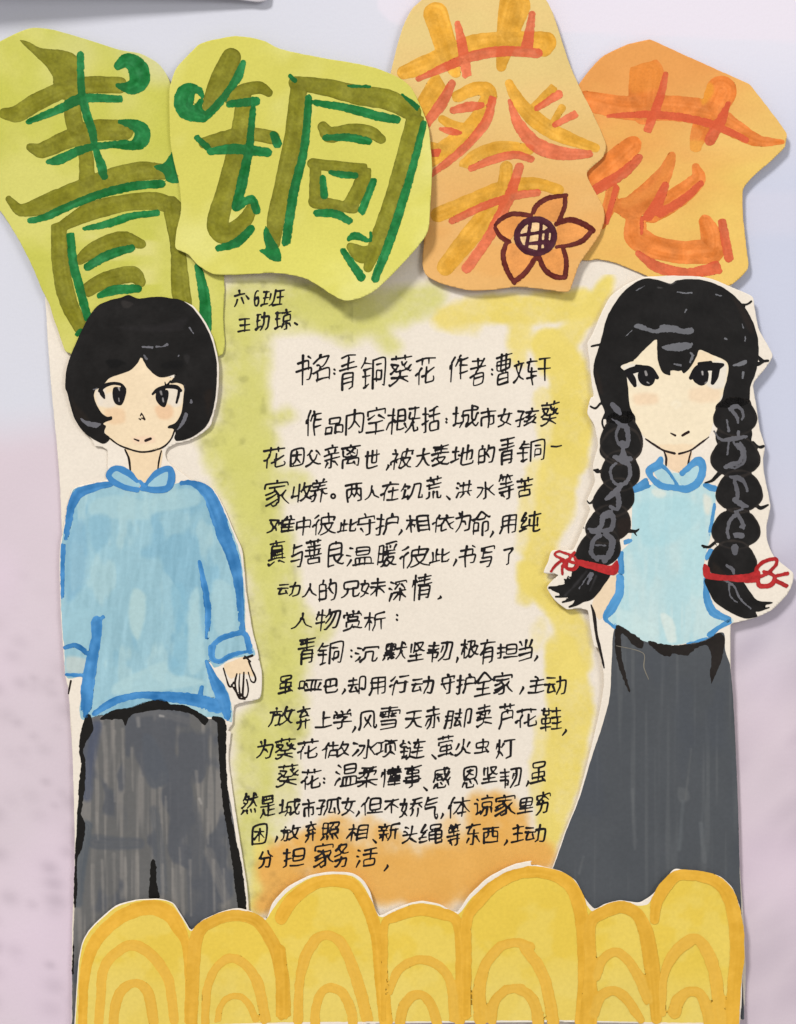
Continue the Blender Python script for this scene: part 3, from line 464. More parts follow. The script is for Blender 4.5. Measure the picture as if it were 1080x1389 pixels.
'用': [[9, 19, 63, 19], [8, 38, 63, 38], [35, 0, 35, 62], [0, 62, 5, 52, 9, 37, 9, 0, 62, 0, 63, 1, 63, 58, 61, 62, 50, 63]],
'的': [[39, 12, 63, 13, 62, 43, 59, 58, 57, 61, 54, 63, 45, 62], [39, 29, 48, 42], [13, 0, 10, 12], [0, 33, 23, 33], [41, 0, 39, 12, 31, 24], [0, 56, 23, 56, 23, 14, 22, 12, 0, 13, 0, 62]],
'相': [[14, 29, 14, 63], [34, 40, 63, 40], [13, 16, 13, 27], [13, 27, 9, 30, 0, 47, 0, 50], [34, 22, 63, 22], [34, 58, 63, 58], [13, 16, 14, 16], [2, 16, 13, 16], [14, 16, 25, 16], [14, 0, 14, 16], [13, 27, 20, 32, 24, 37, 25, 41], [34, 62, 34, 5, 62, 4, 63, 5, 63, 62]],
'真': [[11, 32, 52, 32], [30, 6, 30, 14], [31, 0, 31, 5], [11, 23, 52, 23], [1, 62, 4, 63, 22, 56], [40, 57, 44, 56, 61, 62], [11, 40, 52, 40], [2, 6, 60, 6], [0, 49, 63, 49], [11, 49, 12, 16, 30, 14, 50, 15, 51, 16, 52, 49]],
'离': [[30, 0, 32, 6], [19, 13, 29, 16, 30, 19], [35, 19, 42, 12, 46, 12], [25, 40, 24, 45, 20, 50, 20, 54, 44, 52], [32, 31, 30, 40], [0, 6, 63, 6], [19, 24, 31, 19, 35, 19, 44, 24], [42, 48, 47, 56], [8, 14, 9, 30, 31, 31, 54, 30, 55, 14], [3, 63, 4, 40, 29, 40, 59, 40, 59, 62, 50, 63]],
'穷': [[31, 0, 32, 7], [39, 15, 43, 15, 58, 26], [3, 27, 24, 15], [26, 36, 25, 43, 18, 54, 8, 61, 3, 63, 1, 62], [29, 26, 28, 36], [0, 16, 1, 7, 32, 7, 62, 7, 63, 15], [4, 36, 55, 36, 54, 55, 51, 62, 39, 63, 34, 60]],
'空': [[30, 0, 32, 8], [41, 20, 60, 30], [31, 39, 31, 63], [3, 31, 23, 20], [0, 21, 0, 10, 2, 9, 61, 9, 62, 10, 62, 19], [1, 63, 63, 63], [9, 38, 55, 38]],
'等': [[47, 7, 50, 15], [15, 45, 15, 51], [11, 51, 15, 51], [15, 51, 24, 58], [15, 7, 16, 14], [8, 22, 56, 22], [38, 6, 62, 7], [8, 6, 28, 7, 33, 11], [47, 34, 46, 61, 43, 63, 36, 63], [3, 45, 61, 45], [0, 34, 63, 34], [11, 0, 9, 1, 8, 6, 1, 15], [39, 1, 38, 6, 31, 14, 31, 33]],
'纯': [[0, 59, 21, 53], [20, 16, 16, 23, 14, 24], [12, 1, 2, 24, 14, 24], [14, 24, 12, 29, 6, 37, 5, 41], [59, 22, 59, 47], [29, 23, 29, 42, 59, 42], [28, 9, 62, 9], [44, 0, 45, 61, 48, 63, 59, 63, 62, 61, 63, 57], [1, 43, 21, 39]],
'绳': [[0, 58, 19, 52], [43, 15, 57, 14, 58, 2, 31, 2, 30, 14, 43, 15], [13, 23, 15, 22, 21, 16], [13, 0, 2, 23, 13, 23], [28, 36, 60, 36], [13, 23, 12, 28, 7, 35, 6, 40], [1, 43, 5, 40, 19, 39], [43, 15, 44, 61, 47, 63, 60, 63, 62, 61, 63, 56], [28, 48, 59, 48, 60, 26, 59, 24, 28, 25, 28, 53]],
'者': [[16, 50, 53, 50], [31, 26, 29, 29, 24, 33, 22, 36], [57, 4, 42, 20, 41, 23], [7, 9, 45, 9, 49, 12], [27, 0, 27, 24], [0, 24, 63, 24], [0, 43, 20, 36, 53, 38, 53, 63, 16, 63, 16, 39]],
'脚': [[4, 20, 16, 20], [58, 51, 62, 50, 63, 48, 63, 5, 50, 5, 50, 63], [3, 37, 16, 37], [0, 61, 3, 37, 3, 4, 5, 3, 16, 3, 17, 4, 17, 59, 16, 62, 11, 62], [39, 40, 43, 53, 42, 57], [33, 0, 33, 29], [24, 29, 42, 29], [32, 29, 26, 53, 41, 52], [26, 12, 41, 12]],
'良': [[0, 21, 50, 21], [38, 53, 54, 42, 59, 42], [25, 0, 26, 7], [21, 35, 24, 43, 33, 51, 38, 53, 39, 56, 57, 63, 63, 62], [0, 35, 49, 35, 50, 33, 50, 8, 0, 7, 0, 62, 4, 62, 22, 59]],
'芦': [[9, 38, 57, 38], [32, 14, 34, 21], [45, 0, 45, 11], [18, 0, 18, 11], [1, 63, 8, 47, 9, 21, 57, 21, 57, 42], [0, 6, 63, 6]],
'花': [[35, 39, 42, 37, 57, 29], [1, 41, 6, 36, 11, 34], [24, 46, 35, 42], [17, 21, 13, 28, 11, 34, 12, 63], [18, 0, 18, 14], [43, 0, 43, 13], [0, 7, 61, 7], [35, 21, 35, 58, 36, 61, 39, 62, 60, 61, 63, 54, 61, 49]],
'苦': [[45, 0, 45, 15], [0, 26, 63, 26], [31, 18, 31, 41], [17, 0, 17, 15], [0, 7, 63, 7], [9, 59, 55, 59, 55, 43, 54, 41, 10, 41, 9, 63]],
'荒': [[12, 43, 12, 49, 10, 55, 5, 60, 0, 62], [11, 21, 11, 33, 12, 34, 55, 34], [31, 43, 31, 62], [48, 43, 48, 57, 49, 61, 53, 62, 62, 62, 63, 57], [30, 13, 32, 20], [44, 0, 44, 12], [17, 0, 17, 11], [1, 21, 61, 21], [0, 6, 62, 6]],
'萤': [[54, 54, 55, 58], [55, 58, 63, 63], [2, 25, 2, 18, 3, 18, 59, 18, 60, 24], [44, 0, 44, 9], [18, 0, 18, 9], [3, 60, 55, 58], [31, 26, 31, 59], [31, 31, 10, 31, 9, 33, 9, 44, 53, 44, 53, 33, 52, 31, 31, 31], [0, 5, 62, 5]],
'葵': [[42, 22, 51, 15], [50, 30, 59, 22, 61, 22], [50, 30, 51, 32, 54, 34, 60, 37, 63, 37], [47, 30, 50, 30], [4, 23, 7, 24, 14, 30], [0, 39, 7, 35, 14, 30], [31, 34, 31, 46], [30, 48, 56, 62], [14, 30, 15, 30], [30, 47, 30, 48], [1, 62, 4, 63, 18, 58, 25, 54, 30, 48], [4, 16, 23, 17, 22, 23, 15, 30], [17, 0, 17, 9], [35, 14, 39, 21, 41, 22, 47, 30], [44, 0, 44, 9], [7, 46, 30, 47, 32, 46, 54, 46], [15, 30, 19, 34, 42, 34, 47, 30], [1, 5, 60, 5]],
'虫': [[49, 46, 56, 53, 57, 58], [57, 58, 60, 59, 63, 63], [0, 61, 57, 58], [32, 0, 32, 59], [32, 36, 5, 36, 5, 13, 58, 13, 57, 36, 32, 36]],
'虽': [[47, 51, 50, 51, 54, 54, 55, 58], [32, 15, 54, 14, 54, 1, 10, 0, 9, 14, 32, 15], [0, 61, 56, 58, 60, 59, 63, 63], [32, 15, 32, 59], [7, 43, 56, 43, 57, 42, 57, 29, 56, 28, 7, 28, 7, 47]],
'行': [[0, 14, 15, 0], [51, 25, 51, 60, 47, 62, 40, 62, 35, 60], [1, 35, 5, 31, 10, 30], [29, 4, 61, 4], [20, 16, 12, 25, 10, 29, 10, 63], [26, 25, 63, 25]],
'被': [[35, 29, 38, 40, 46, 52], [48, 52, 53, 58, 63, 62], [16, 34, 22, 28], [16, 34, 20, 45], [46, 52, 48, 52], [9, 1, 12, 6, 11, 13], [28, 61, 32, 62, 35, 61, 46, 52], [0, 45, 1, 41, 6, 35, 11, 34, 16, 34], [45, 0, 45, 29], [29, 29, 59, 30, 55, 41, 48, 52], [1, 13, 16, 13, 18, 14, 11, 32, 11, 63], [60, 21, 61, 13, 60, 11, 29, 11, 28, 41, 25, 53, 22, 61]],
'西': [[4, 59, 60, 59], [40, 0, 40, 34, 41, 38, 43, 39, 60, 39], [0, 0, 63, 0], [23, 0, 22, 27, 19, 34, 12, 41], [4, 63, 4, 19, 6, 18, 59, 18, 60, 63]],
'谅': [[34, 44, 25, 57], [43, 0, 45, 8], [11, 55, 8, 59], [11, 55, 16, 53, 20, 49], [0, 23, 10, 24, 11, 55], [57, 46, 62, 57], [6, 4, 13, 10], [45, 36, 44, 61, 36, 63], [45, 36, 30, 35, 30, 20, 59, 20, 59, 35, 45, 36], [26, 8, 63, 8]],
'赏': [[52, 2, 49, 5, 49, 9], [11, 2, 14, 9], [0, 63, 16, 61, 23, 58, 28, 53, 30, 46], [9, 52, 9, 39, 11, 38, 52, 38, 52, 52], [35, 56, 38, 56, 60, 63, 63, 62], [31, 0, 31, 9], [20, 29, 14, 28, 15, 19, 48, 20, 48, 28, 47, 29, 20, 29], [1, 18, 1, 10, 14, 9, 60, 10, 61, 18]],
'赤': [[41, 25, 41, 59, 39, 63, 32, 63], [22, 25, 21, 46, 16, 55, 8, 62], [54, 36, 63, 51], [11, 35, 8, 37, 0, 50], [31, 0, 31, 25], [7, 9, 55, 9], [0, 25, 62, 25]],
'轩': [[16, 46, 27, 44], [11, 0, 10, 8], [0, 50, 16, 48], [33, 30, 63, 30], [16, 20, 16, 63], [8, 8, 2, 31, 25, 32], [48, 4, 48, 63], [35, 4, 61, 4], [0, 8, 25, 8]],
'里': [[0, 63, 63, 63], [5, 46, 59, 46], [8, 16, 56, 16], [32, 0, 32, 63], [32, 31, 8, 31, 8, 1, 56, 0, 56, 30, 32, 31]],
'铜': [[31, 63, 31, 5, 32, 4, 63, 4, 63, 58, 62, 62, 55, 62], [9, 61, 12, 58], [12, 58, 22, 54], [40, 16, 53, 16], [8, 8, 23, 8], [5, 22, 22, 22], [11, 0, 9, 1, 7, 8, 0, 17], [11, 22, 12, 58], [40, 46, 53, 45, 53, 29, 52, 28, 41, 28, 40, 50], [2, 36, 22, 36]],
'链': [[9, 58, 6, 62], [9, 58, 13, 57, 18, 51], [45, 0, 43, 9], [20, 63, 23, 58, 27, 56], [23, 3, 27, 12], [5, 9, 16, 9], [27, 56, 43, 62, 56, 62, 63, 60], [1, 38, 17, 38], [41, 9, 36, 26, 58, 26], [9, 22, 9, 58], [34, 9, 60, 9], [35, 41, 59, 41], [7, 1, 5, 8, 0, 16, 0, 19, 4, 22, 15, 22, 20, 27, 27, 27, 27, 56], [48, 18, 48, 54]],
'难': [[13, 34, 13, 40], [13, 40, 11, 41, 6, 50, 0, 56], [13, 40, 17, 42, 20, 49, 20, 51], [47, 1, 50, 8], [1, 19, 10, 33, 13, 34], [1, 8, 20, 9, 18, 21, 15, 32, 13, 34], [31, 21, 27, 22, 24, 29], [32, 28, 60, 28], [34, 13, 62, 13], [32, 58, 63, 58], [48, 13, 48, 58], [32, 42, 60, 42], [39, 0, 37, 2, 31, 21, 32, 63]],
'雪': [[9, 51, 55, 51], [8, 30, 22, 30], [41, 20, 54, 20], [41, 30, 56, 30], [9, 20, 22, 20], [5, 0, 58, 0], [31, 1, 31, 31], [0, 22, 0, 12, 1, 11, 62, 11, 63, 12, 63, 22], [7, 40, 54, 40, 55, 62, 54, 63, 6, 63]],
'青': [[12, 42, 53, 42], [12, 51, 53, 51], [0, 24, 63, 24], [8, 14, 56, 14], [5, 4, 59, 4], [32, 0, 32, 23], [12, 62, 12, 33, 51, 33, 53, 34, 52, 61, 50, 62, 42, 63]],
'鞋': [[34, 26, 62, 26], [15, 26, 3, 27, 3, 40, 26, 40, 26, 27, 15, 26], [35, 43, 61, 43], [48, 1, 48, 26], [36, 10, 60, 10], [32, 60, 63, 60], [15, 17, 15, 63], [48, 34, 48, 60], [0, 50, 28, 50], [1, 6, 29, 6], [7, 0, 7, 16, 8, 17, 23, 16, 23, 0]],
'韧': [[49, 4, 49, 24, 46, 38, 42, 50, 37, 58, 32, 62], [38, 17, 35, 35], [0, 37, 26, 37, 25, 51, 25, 53, 21, 53], [35, 4, 63, 5, 62, 43, 60, 58, 59, 61, 56, 62, 50, 62, 45, 60], [1, 9, 26, 9], [3, 23, 25, 23], [13, 0, 13, 63]],
'项': [[44, 24, 44, 41, 40, 52, 30, 61, 24, 63, 22, 62], [44, 1, 41, 14], [50, 53, 60, 61], [11, 7, 11, 44], [29, 45, 29, 15, 30, 14, 58, 14, 58, 45], [27, 0, 63, 0], [0, 51, 1, 48, 11, 44, 21, 41], [2, 6, 19, 6]],
'风': [[31, 35, 33, 37, 43, 53], [31, 35, 15, 53], [0, 62, 5, 50, 6, 40, 8, 0, 52, 0, 54, 55, 57, 62, 61, 62, 63, 55, 62, 50], [40, 12, 36, 21, 31, 31], [19, 17, 28, 29, 31, 31], [31, 31, 31, 35]],
'饥': [[23, 62, 29, 53, 32, 42, 33, 5, 34, 4, 52, 4, 52, 59, 54, 62, 61, 62, 63, 60, 63, 51], [11, 57, 16, 55, 21, 51, 21, 49], [10, 26, 10, 57, 7, 62], [6, 11, 22, 11, 21, 16, 18, 22], [7, 0, 6, 10, 0, 26]],
'麦': [[19, 37, 22, 38, 47, 39, 46, 43, 35, 52, 34, 54], [2, 63, 25, 57, 28, 54], [28, 54, 34, 54], [16, 40, 19, 45, 28, 54], [34, 54, 37, 57, 52, 62, 58, 63, 63, 61], [8, 16, 53, 16], [0, 46, 3, 46, 12, 41, 16, 40, 20, 37, 23, 28], [0, 28, 60, 28], [4, 6, 57, 6], [30, 0, 30, 27]],
'默': [[4, 54, 0, 63], [9, 9, 10, 18], [23, 10, 21, 18], [27, 53, 28, 58], [48, 34, 46, 36, 42, 49, 36, 61], [53, 4, 59, 14], [19, 53, 21, 61], [12, 53, 12, 62], [16, 2, 3, 3, 3, 24, 28, 24, 28, 3, 16, 2], [36, 22, 61, 22], [48, 0, 47, 32, 50, 36, 56, 52, 63, 62], [16, 2, 16, 45], [3, 35, 28, 35], [2, 46, 29, 44]]}
LINES = [
 [('六',317,333,393,417),('、',333,338,400,406),('6',344,352,393,416),('班',353,387,392,416)],
 [('王',322,340,431,451),('玏',346,366,423,449),('琼',372,396,419,448),('.',399,404,437,441)],
 [('书',401,423,481,523),('名',424,448,480,519),(':',452,455,500,508),('青',460,485,480,530),('铜',489,524,484,528),('葵',527,560,481,525),('花',563,592,484,523),
  ('作',609,636,481,519),('者',637,660,485,524),(':',666,669,500,509),('曹',673,696,478,523),('文',696,712,489,520),('轩',714,748,484,523)],
 [('作',414,437,556,592),('品',440,466,565,591),('内',468,494,555,591),('空',496,524,552,590),('概',523,571,551,590),('括',572,598,550,588),(':',604,607,567,574),
  ('城',614,650,549,581),('市',652,674,553,581),('女',675,696,554,580),('孩',699,732,553,580),('葵',733,760,543,579)],
 [('花',357,388,606,636),('因',393,413,607,634),('父',414,436,610,634),('亲',439,462,603,636),('离',463,490,603,636),('世',495,516,609,636),(',',523,528,630,638),
  ('被',529,562,608,638),('大',563,584,608,634),('麦',585,610,602,633),('地',611,643,603,632),('的',648,672,603,631),('青',677,699,592,631),('铜',701,740,595,627),('一',747,763,603,607)],
 [('家',358,393,651,688),('收',394,425,654,682),('养',420,445,649,682),('。',448,456,669,677),('两',468,492,654,682),('人',494,515,658,679),('在',516,542,653,680),('饥',543,574,655,678),
  ('荒',577,600,645,678),('、',605,611,672,678),('洪',618,641,651,676),('水',646,672,653,678),('等',676,698,643,678),('苦',701,724,647,676)],
 [('难',361,401,699,724),('中',401,422,701,727),('彼',423,456,695,727),('此',457,485,704,723),('守',484,510,696,727),('护',509,541,696,727),(',',540,546,718,726),
  ('相',550,584,698,723),('依',586,617,698,723),('为',617,639,693,723),('命',641,666,693,727),(',',664,670,720,729),('用',677,702,697,725),('纯',704,735,693,722)],
 [('真',363,388,733,769),('与',394,411,738,770),('善',413,437,731,766),('良',444,467,734,770),('温',469,508,741,769),('暖',511,540,733,770),('彼',542,584,740,772),
  ('此',582,611,744,765),(',',614,620,758,768),('书',622,646,739,770),('写',651,672,739,770),('了',683,697,742,767)],
 [('动',376,408,789,810),('人',409,430,791,811),('的',432,457,785,817),('兄',462,489,787,812),('妹',488,524,784,811),('深',527,553,786,817),('情',558,587,778,816),(',',593,599,808,813)],
 [('人',394,424,831,854),('物',428,463,826,857),('赏',465,492,828,857),('析',494,524,829,857),(':',537,540,833,842)],
 [('青',404,429,864,902),('铜',430,467,869,903),(':',475,478,881,892),('沉',481,515,876,899),('默',518,553,870,897),('坚',553,577,870,898),('韧',579,615,870,899),(',',618,622,891,899),
  ('极',625,650,867,894),('有',651,673,867,902),('担',674,703,873,894),('当',703,723,867,898),(',',724,730,889,897)],
 [('虽',377,398,915,942),('哑',404,438,921,939),('巴',439,459,920,941),(',',463,469,934,942),('却',472,497,917,942),('用',500,524,917,944),('行',528,556,915,944),('动',558,589,917,942),
  ('守',598,618,914,942),('护',618,646,914,943),('全',643,668,911,946),('家',669,696,912,943),(',',704,711,931,942),('主',716,739,917,941),('动',738,769,917,943)],
 [('放',363,401,958,987),('弃',402,422,958,991),('上',427,451,965,988),('学',452,478,962,990),(',',477,483,985,994),('风',486,512,964,991),('雪',515,544,958,991),('天',549,573,963,989),
  ('赤',576,598,958,990),('脚',602,641,961,989),('卖',646,668,955,988),('芦',676,699,954,990),('花',699,729,961,988),('鞋',733,763,959,993),(',',762,769,989,998)],
 [('为',347,371,1003,1030),('葵',373,402,1001,1031),('花',403,433,1002,1031),('做',436,474,1005,1030),('冰',477,513,1003,1030),('项',510,540,1003,1028),('链',542,578,1002,1031),('、',585,592,1023,1030),
  ('萤',594,616,997,1027),('火',617,639,1002,1026),('虫',643,664,1002,1023),('灯',672,700,1002,1030)],
 [('葵',374,406,1036,1069),('花',408,437,1043,1072),(':',438,441,1055,1063),('温',453,486,1035,1068),('柔',484,513,1039,1069),('懂',516,546,1039,1069),('事',547,573,1037,1070),('、',574,580,1067,1073),
  ('感',587,612,1040,1071),('恩',626,649,1039,1070),('坚',653,676,1039,1064),('韧',678,708,1041,1070),(',',713,718,1059,1067),('虽',719,741,1032,1064)],
 [('然',326,351,1075,1106),('是',352,374,1078,1111),('城',378,408,1083,1108),('市',410,428,1084,1109),('孤',429,463,1081,1107),('女',463,483,1082,1107),(',',482,488,1100,1108),('但',489,520,1081,1107),
  ('不',521,542,1083,1104),('娇',541,574,1081,1110),('气',575,595,1081,1112),(',',597,602,1103,1111),('体',607,639,1081,1111),('谅',643,670,1078,1108),('家',671,700,1078,1108),('里',701,724,1081,1105),('穷',726,748,1074,1107)],
 [('困',341,363,1117,1147),(',',372,377,1134,1143),('放',380,409,1119,1142),('弃',413,430,1114,1144),('照',434,461,1114,1141),('相',469,501,1118,1142),('、',505,511,1138,1144),('新',513,543,1116,1142),
  ('头',545,567,1120,1145),('绳',568,601,1117,1145),('等',606,626,1117,1148),('东',632,653,1117,1147),('西',655,678,1121,1145),(',',683,689,1139,1147),('主',693,712,1118,1144),('动',712,741,1118,1143)],
 [('分',350,371,1153,1179),('担',383,414,1150,1178),('家',425,453,1144,1178),('务',453,474,1144,1177),('活',482,513,1149,1178),(',',520,527,1173,1182)]]
PEN = 1.26
def glyph_strokes(ch, x0, x1, y0, y1):
    out = []
    if ch == ':': return [[((x0 + x1) / 2, y0 + 1, 1.5), ((x0 + x1) / 2 + .8, y0 + 1.8, 1.4)], [((x0 + x1) / 2 - .3, y1 - 1.8, 1.4), ((x0 + x1) / 2 + .3, y1 - 1, 1.6)]]
    if ch == '.': return [[(x0 + 1, y0 + 1, 1.6), (x1 - 1, y1 - 1, 1.7)]]
    if ch == ',': return [[(x1 - 1.5, y0 + .5, 1.1), (x1 - 1, y0 + 2.5, 1.7), (x0 + 1.2, y1 - .5, 1.0)]]
    if ch == '、': return [[(x0 + 1, y0 + 1, 1.1), (x1 - 1, y1 - 1, 1.8)]]
    if ch == '。':
        cx, cy = (x0 + x1) / 2, (y0 + y1) / 2
        return [[(cx + 2.8 * math.cos(a), cy + 2.8 * math.sin(a), 1.4) for a in np.linspace(0, 6.6, 12)]]
    lean = RNG.normal(-.07, .035)
    allp = []
    for s in GLYPH[ch]:
        p = np.array(s, float).reshape(-1, 2) / 63
        q = p.copy()
        d = p[-1] - p[0]; ln = np.hypot(*d)
        q += RNG.normal(0, .016, 2)                                  # each stroke lands a little off
        if len(p) > 2: q += RNG.normal(0, .014, p.shape)
        else: q += RNG.normal(0, .018, p.shape)
        if ln > .25: q[-1] += d / ln * RNG.uniform(-.02, .05)
        q[:, 1] += -.14 * (q[:, 0] - .5) + .02 * np.sin(q[:, 0] * 3)  # horizontals climb to the right
        q[:, 0] += lean * (q[:, 1] - .5)
        allp.append(q)
    A = np.vstack(allp); mn = A.min(0); mx = A.max(0); ex = np.maximum(mx - mn, .12)
    for q in allp:
        q = (q - mn) / ex * np.array([x1 - x0 - 2 * PEN, y1 - y0 - 2 * PEN]) + np.array([x0 + PEN, y0 + PEN])
        if len(q) == 2:                                              # straight strokes bow slightly
            d = q[1] - q[0]; m = (q[0] + q[1]) / 2 + np.array([-d[1], d[0]]) * RNG.normal(0, .035)
            q = np.array([q[0], m, q[1]])
        n = len(q); t = np.linspace(0, 1, n)
        r = PEN * (1.22 - .48 * t ** 1.3 + RNG.normal(0, .08)); r[0] *= RNG.uniform(.9, 1.3)
        out.append([(a, b, max(.75, c)) for (a, b), c in zip(q, r)])
    return out
def write(chars):
    step = 0.62
    x0 = min(c[1] for c in chars) - 6; x1 = max(c[2] for c in chars) + 6; y0 = min(c[3] for c in chars) - 6; y1 = max(c[4] for c in chars) + 6
    U, V = grid(x0, y0, x1, y1, step); F = np.full(U.shape, -1e3)
    for c in chars:
        for st in glyph_strokes(*c):
            p = catmull(st, False, 4, .32)
            m = 4
            i0 = max(0, int((p[:, 0].min() - m - x0) / step)); i1 = int((p[:, 0].max() + m - x0) / step) + 1
            j0 = max(0, int((p[:, 1].min() - m - y0) / step)); j1 = int((p[:, 1].max() + m - y0) / step) + 1
            f, s_, t_ = sd_stroke(p, U[j0:j1, i0:i1], V[j0:j1, i0:i1])
            F[j0:j1, i0:i1] = np.maximum(F[j0:j1, i0:i1], f)
    F = F + .22 * (fbm(U * .5, V * .5, 9, 2) - .5)
    def cf(u, v, used): return np.array([30, 27, 28.]) + (22 * (fbm(u * .12, v * .12, 3, 2) - .5))[:, None]
    build('handwritten_line', U, V, F, cf, lambda u, v: h_poster(u, v) + 0.07, M_INK, poster)
for ln in LINES: write(ln)

# ------------------------------------------------------------------ the four title cutouts
def paper_noise(base, alt, u, v, s, w=90.0, lo=.35, hi=.7):
    n = sst(fbm(u / w, v / w, s, 4), lo, hi)[:, None]
    return np.array(base, float) * (1 - n) + np.array(alt, float) * n
OLIVE = (128, 125, 38); GREEN = (34, 115, 58); AMBER = (218, 160, 60); CORAL = (209, 103, 68)
TG = 'title characters cut from coloured paper'

A = crop(0, 0, 3.6); B = crop(0, 250, 3.6)
t1 = thing('title_cutout', 'lime paper cutout with olive character, tucked behind the hair of the boy', 'paper cutout', TG, (150, 470))
def c1(u, v):
    c = paper_noise((205, 200, 108), (192, 190, 84), u, v, 41)
    w = (sst(v, 190, 60) * sst(u, 10, 120) * sst(fbm(u / 70, v / 70, 43, 2), .3, .6))[:, None] * .55
    c = c * (1 - w) + np.array([203, 200, 135.]) * w
    w2 = (sst(u, 150, 215) * sst(v, 130, 90) * sst(v, 50, 80))[:, None] * .6
    c = c * (1 - w2) + np.array([206, 202, 158.]) * w2
    w3 = (sst(v, 300, 330) * sst(v, 420, 380) * sst(u, 100, 130) * sst(u, 230, 200) * sst(fbm(u / 50, v / 14, 44, 2), .35, .7))[:, None] * .7
    return c * (1 - w3) + np.array([214, 206, 132.]) * w3
paint('paper', t1, h_t1, 0, None, polys=[[(-30, 78), (0, 59), (25, 46), (47, 39), (75, 42), (117, 54), (161, 68), (192, 74), (214, 86), (226, 101), (234, 120), (262, 220), (303, 368), (303, 430), (302, 481), (250, 484), (100, 482), (96, 480), (89, 476),
      (82, 455), (74, 433), (68, 413), (58, 394), (45, 362), (30, 332), (14, 305), (0, 284), (-32, 235)]], step=2.5, mat=M_PAPER, tone=4, colf=c1, smooth=.35, rough=.4, thick=.25)
BODY = [A((25, 560, 26), (90, 560, 42), (180, 505, 44), (320, 440, 42), (450, 418, 42), (585, 420, 40)), A((355, 470, 38), (365, 600, 42), (420, 750, 36), (428, 885, 40)),
               A((150, 722, 18), (210, 738, 38), (330, 685, 46), (480, 640, 52), (605, 640, 50)), A((48, 975, 16), (110, 1030, 30), (250, 992, 50), (400, 930, 50), (560, 872, 52), (700, 838, 46), (800, 842, 38)),
               B((290, 210, 38), (300, 400, 42), (335, 570, 44), (395, 700, 34)), B((275, 225, 20), (440, 138, 44), (620, 92, 42), (760, 85, 44), (850, 110, 40)),
               B((835, 100, 42), (868, 300, 36), (885, 520, 46), (905, 640, 42)), B((395, 370, 26), (470, 315, 38), (600, 268, 38), (690, 292, 24)), B((425, 520, 34), (520, 468, 40), (650, 440, 40), (690, 480, 24))]
paint('character_paint', t1, h_t1, 1, OLIVE, mat=M_MARK, step=1.5, tone=12, tscale=.06, streak=12, overlap=.06, edge=.1, rough=.8,
      polys=[A((102, 203), (150, 212), (205, 240), (300, 248), (350, 262), (385, 290), (400, 370), (405, 420), (340, 425), (272, 425), (258, 370), (225, 325), (165, 265))],
      strokes=BODY)
paint('shadow_strokes', t1, h_t1, 2, GREEN, butt=.2, patches=[('stroke', b, (32, 94, 44), .6, 1.5) for b in BODY], mat=M_MARK, step=1.2, tone=14, tscale=.1, streak=20, overlap=.05, rough=1.0, rscale=.3,
      polys=[A((750, 815), (800, 800), (850, 738), (868, 790), (882, 888), (820, 890), (800, 850))],
      strokes=[A((396, 272, 18), (400, 430, 18), (420, 540, 22), (455, 650, 20), (470, 730, 15), (500, 820, 24), (512, 865, 18)), A((145, 598, 14), (300, 535, 22), (380, 492, 26), (450, 482, 22), (585, 487, 18)),
               A((580, 325, 20), (615, 300, 34), (655, 312, 42), (680, 350, 50), (682, 400, 48), (640, 432, 32), (578, 420, 12)), A((700, 330, 26), (705, 400, 26)), A((240, 795, 12), (290, 785, 24), (370, 748, 22), (450, 722, 18), (620, 702, 17)),
               A((590, 598, 12), (650, 610, 26), (695, 640, 38), (690, 690, 38), (650, 712, 24), (560, 712, 15)), A((150, 1080, 14), (220, 1065, 18), (330, 1015, 20), (480, 955, 20), (650, 912, 22), (790, 900, 20)),
               B((415, 220, 10), (540, 192, 20), (640, 158, 18), (768, 142, 16)), B((348, 252, 20), (362, 390, 22), (400, 540, 22), (432, 655, 20)), B((430, 405, 20), (530, 348, 24), (645, 312, 18)), B((488, 545, 14), (560, 518, 24), (675, 510, 20)),
               B((968, 400, 18), (1000, 560, 28), (1005, 720, 28), (985, 830, 26)), B((380, 735, 12), (395, 720, 16))])

Cc = crop(220, 60, 2.842)
t2 = thing('title_cutout', 'yellow-green paper cutout with olive boxed character, its lower corner curling off the poster', 'paper cutout', TG, (420, 400))
paint('paper', t2, h_t2, 0, None, polys=[[(232, 190), (231, 125), (236, 105), (242, 92), (255, 78), (270, 63), (285, 57), (300, 54), (318, 51), (340, 53), (360, 58), (382, 69), (430, 79), (484, 88), (512, 95), (530, 102), (545, 110), (558, 121), (568, 140), (577, 162), (582, 180), (586, 232), (583, 290), (579, 320),
      (558, 348), (530, 378), (508, 398), (490, 407), (470, 411), (452, 403), (430, 388), (413, 379), (385, 373), (361, 372), (325, 374), (291, 373), (270, 361), (256, 346), (239, 337), (241, 312), (247, 285), (244, 250), (238, 225)]], step=2.5, mat=M_PAPER, tone=4,
      colf=lambda u, v: paper_noise((204, 197, 94), (214, 208, 120), u + .6 * v, v - .3 * u, 45, 120, .4, .65) + (sst(v, 200, 380) * 5)[:, None] * np.array([1, 1, 1.2]), smooth=.35, rough=.4, thick=.25)
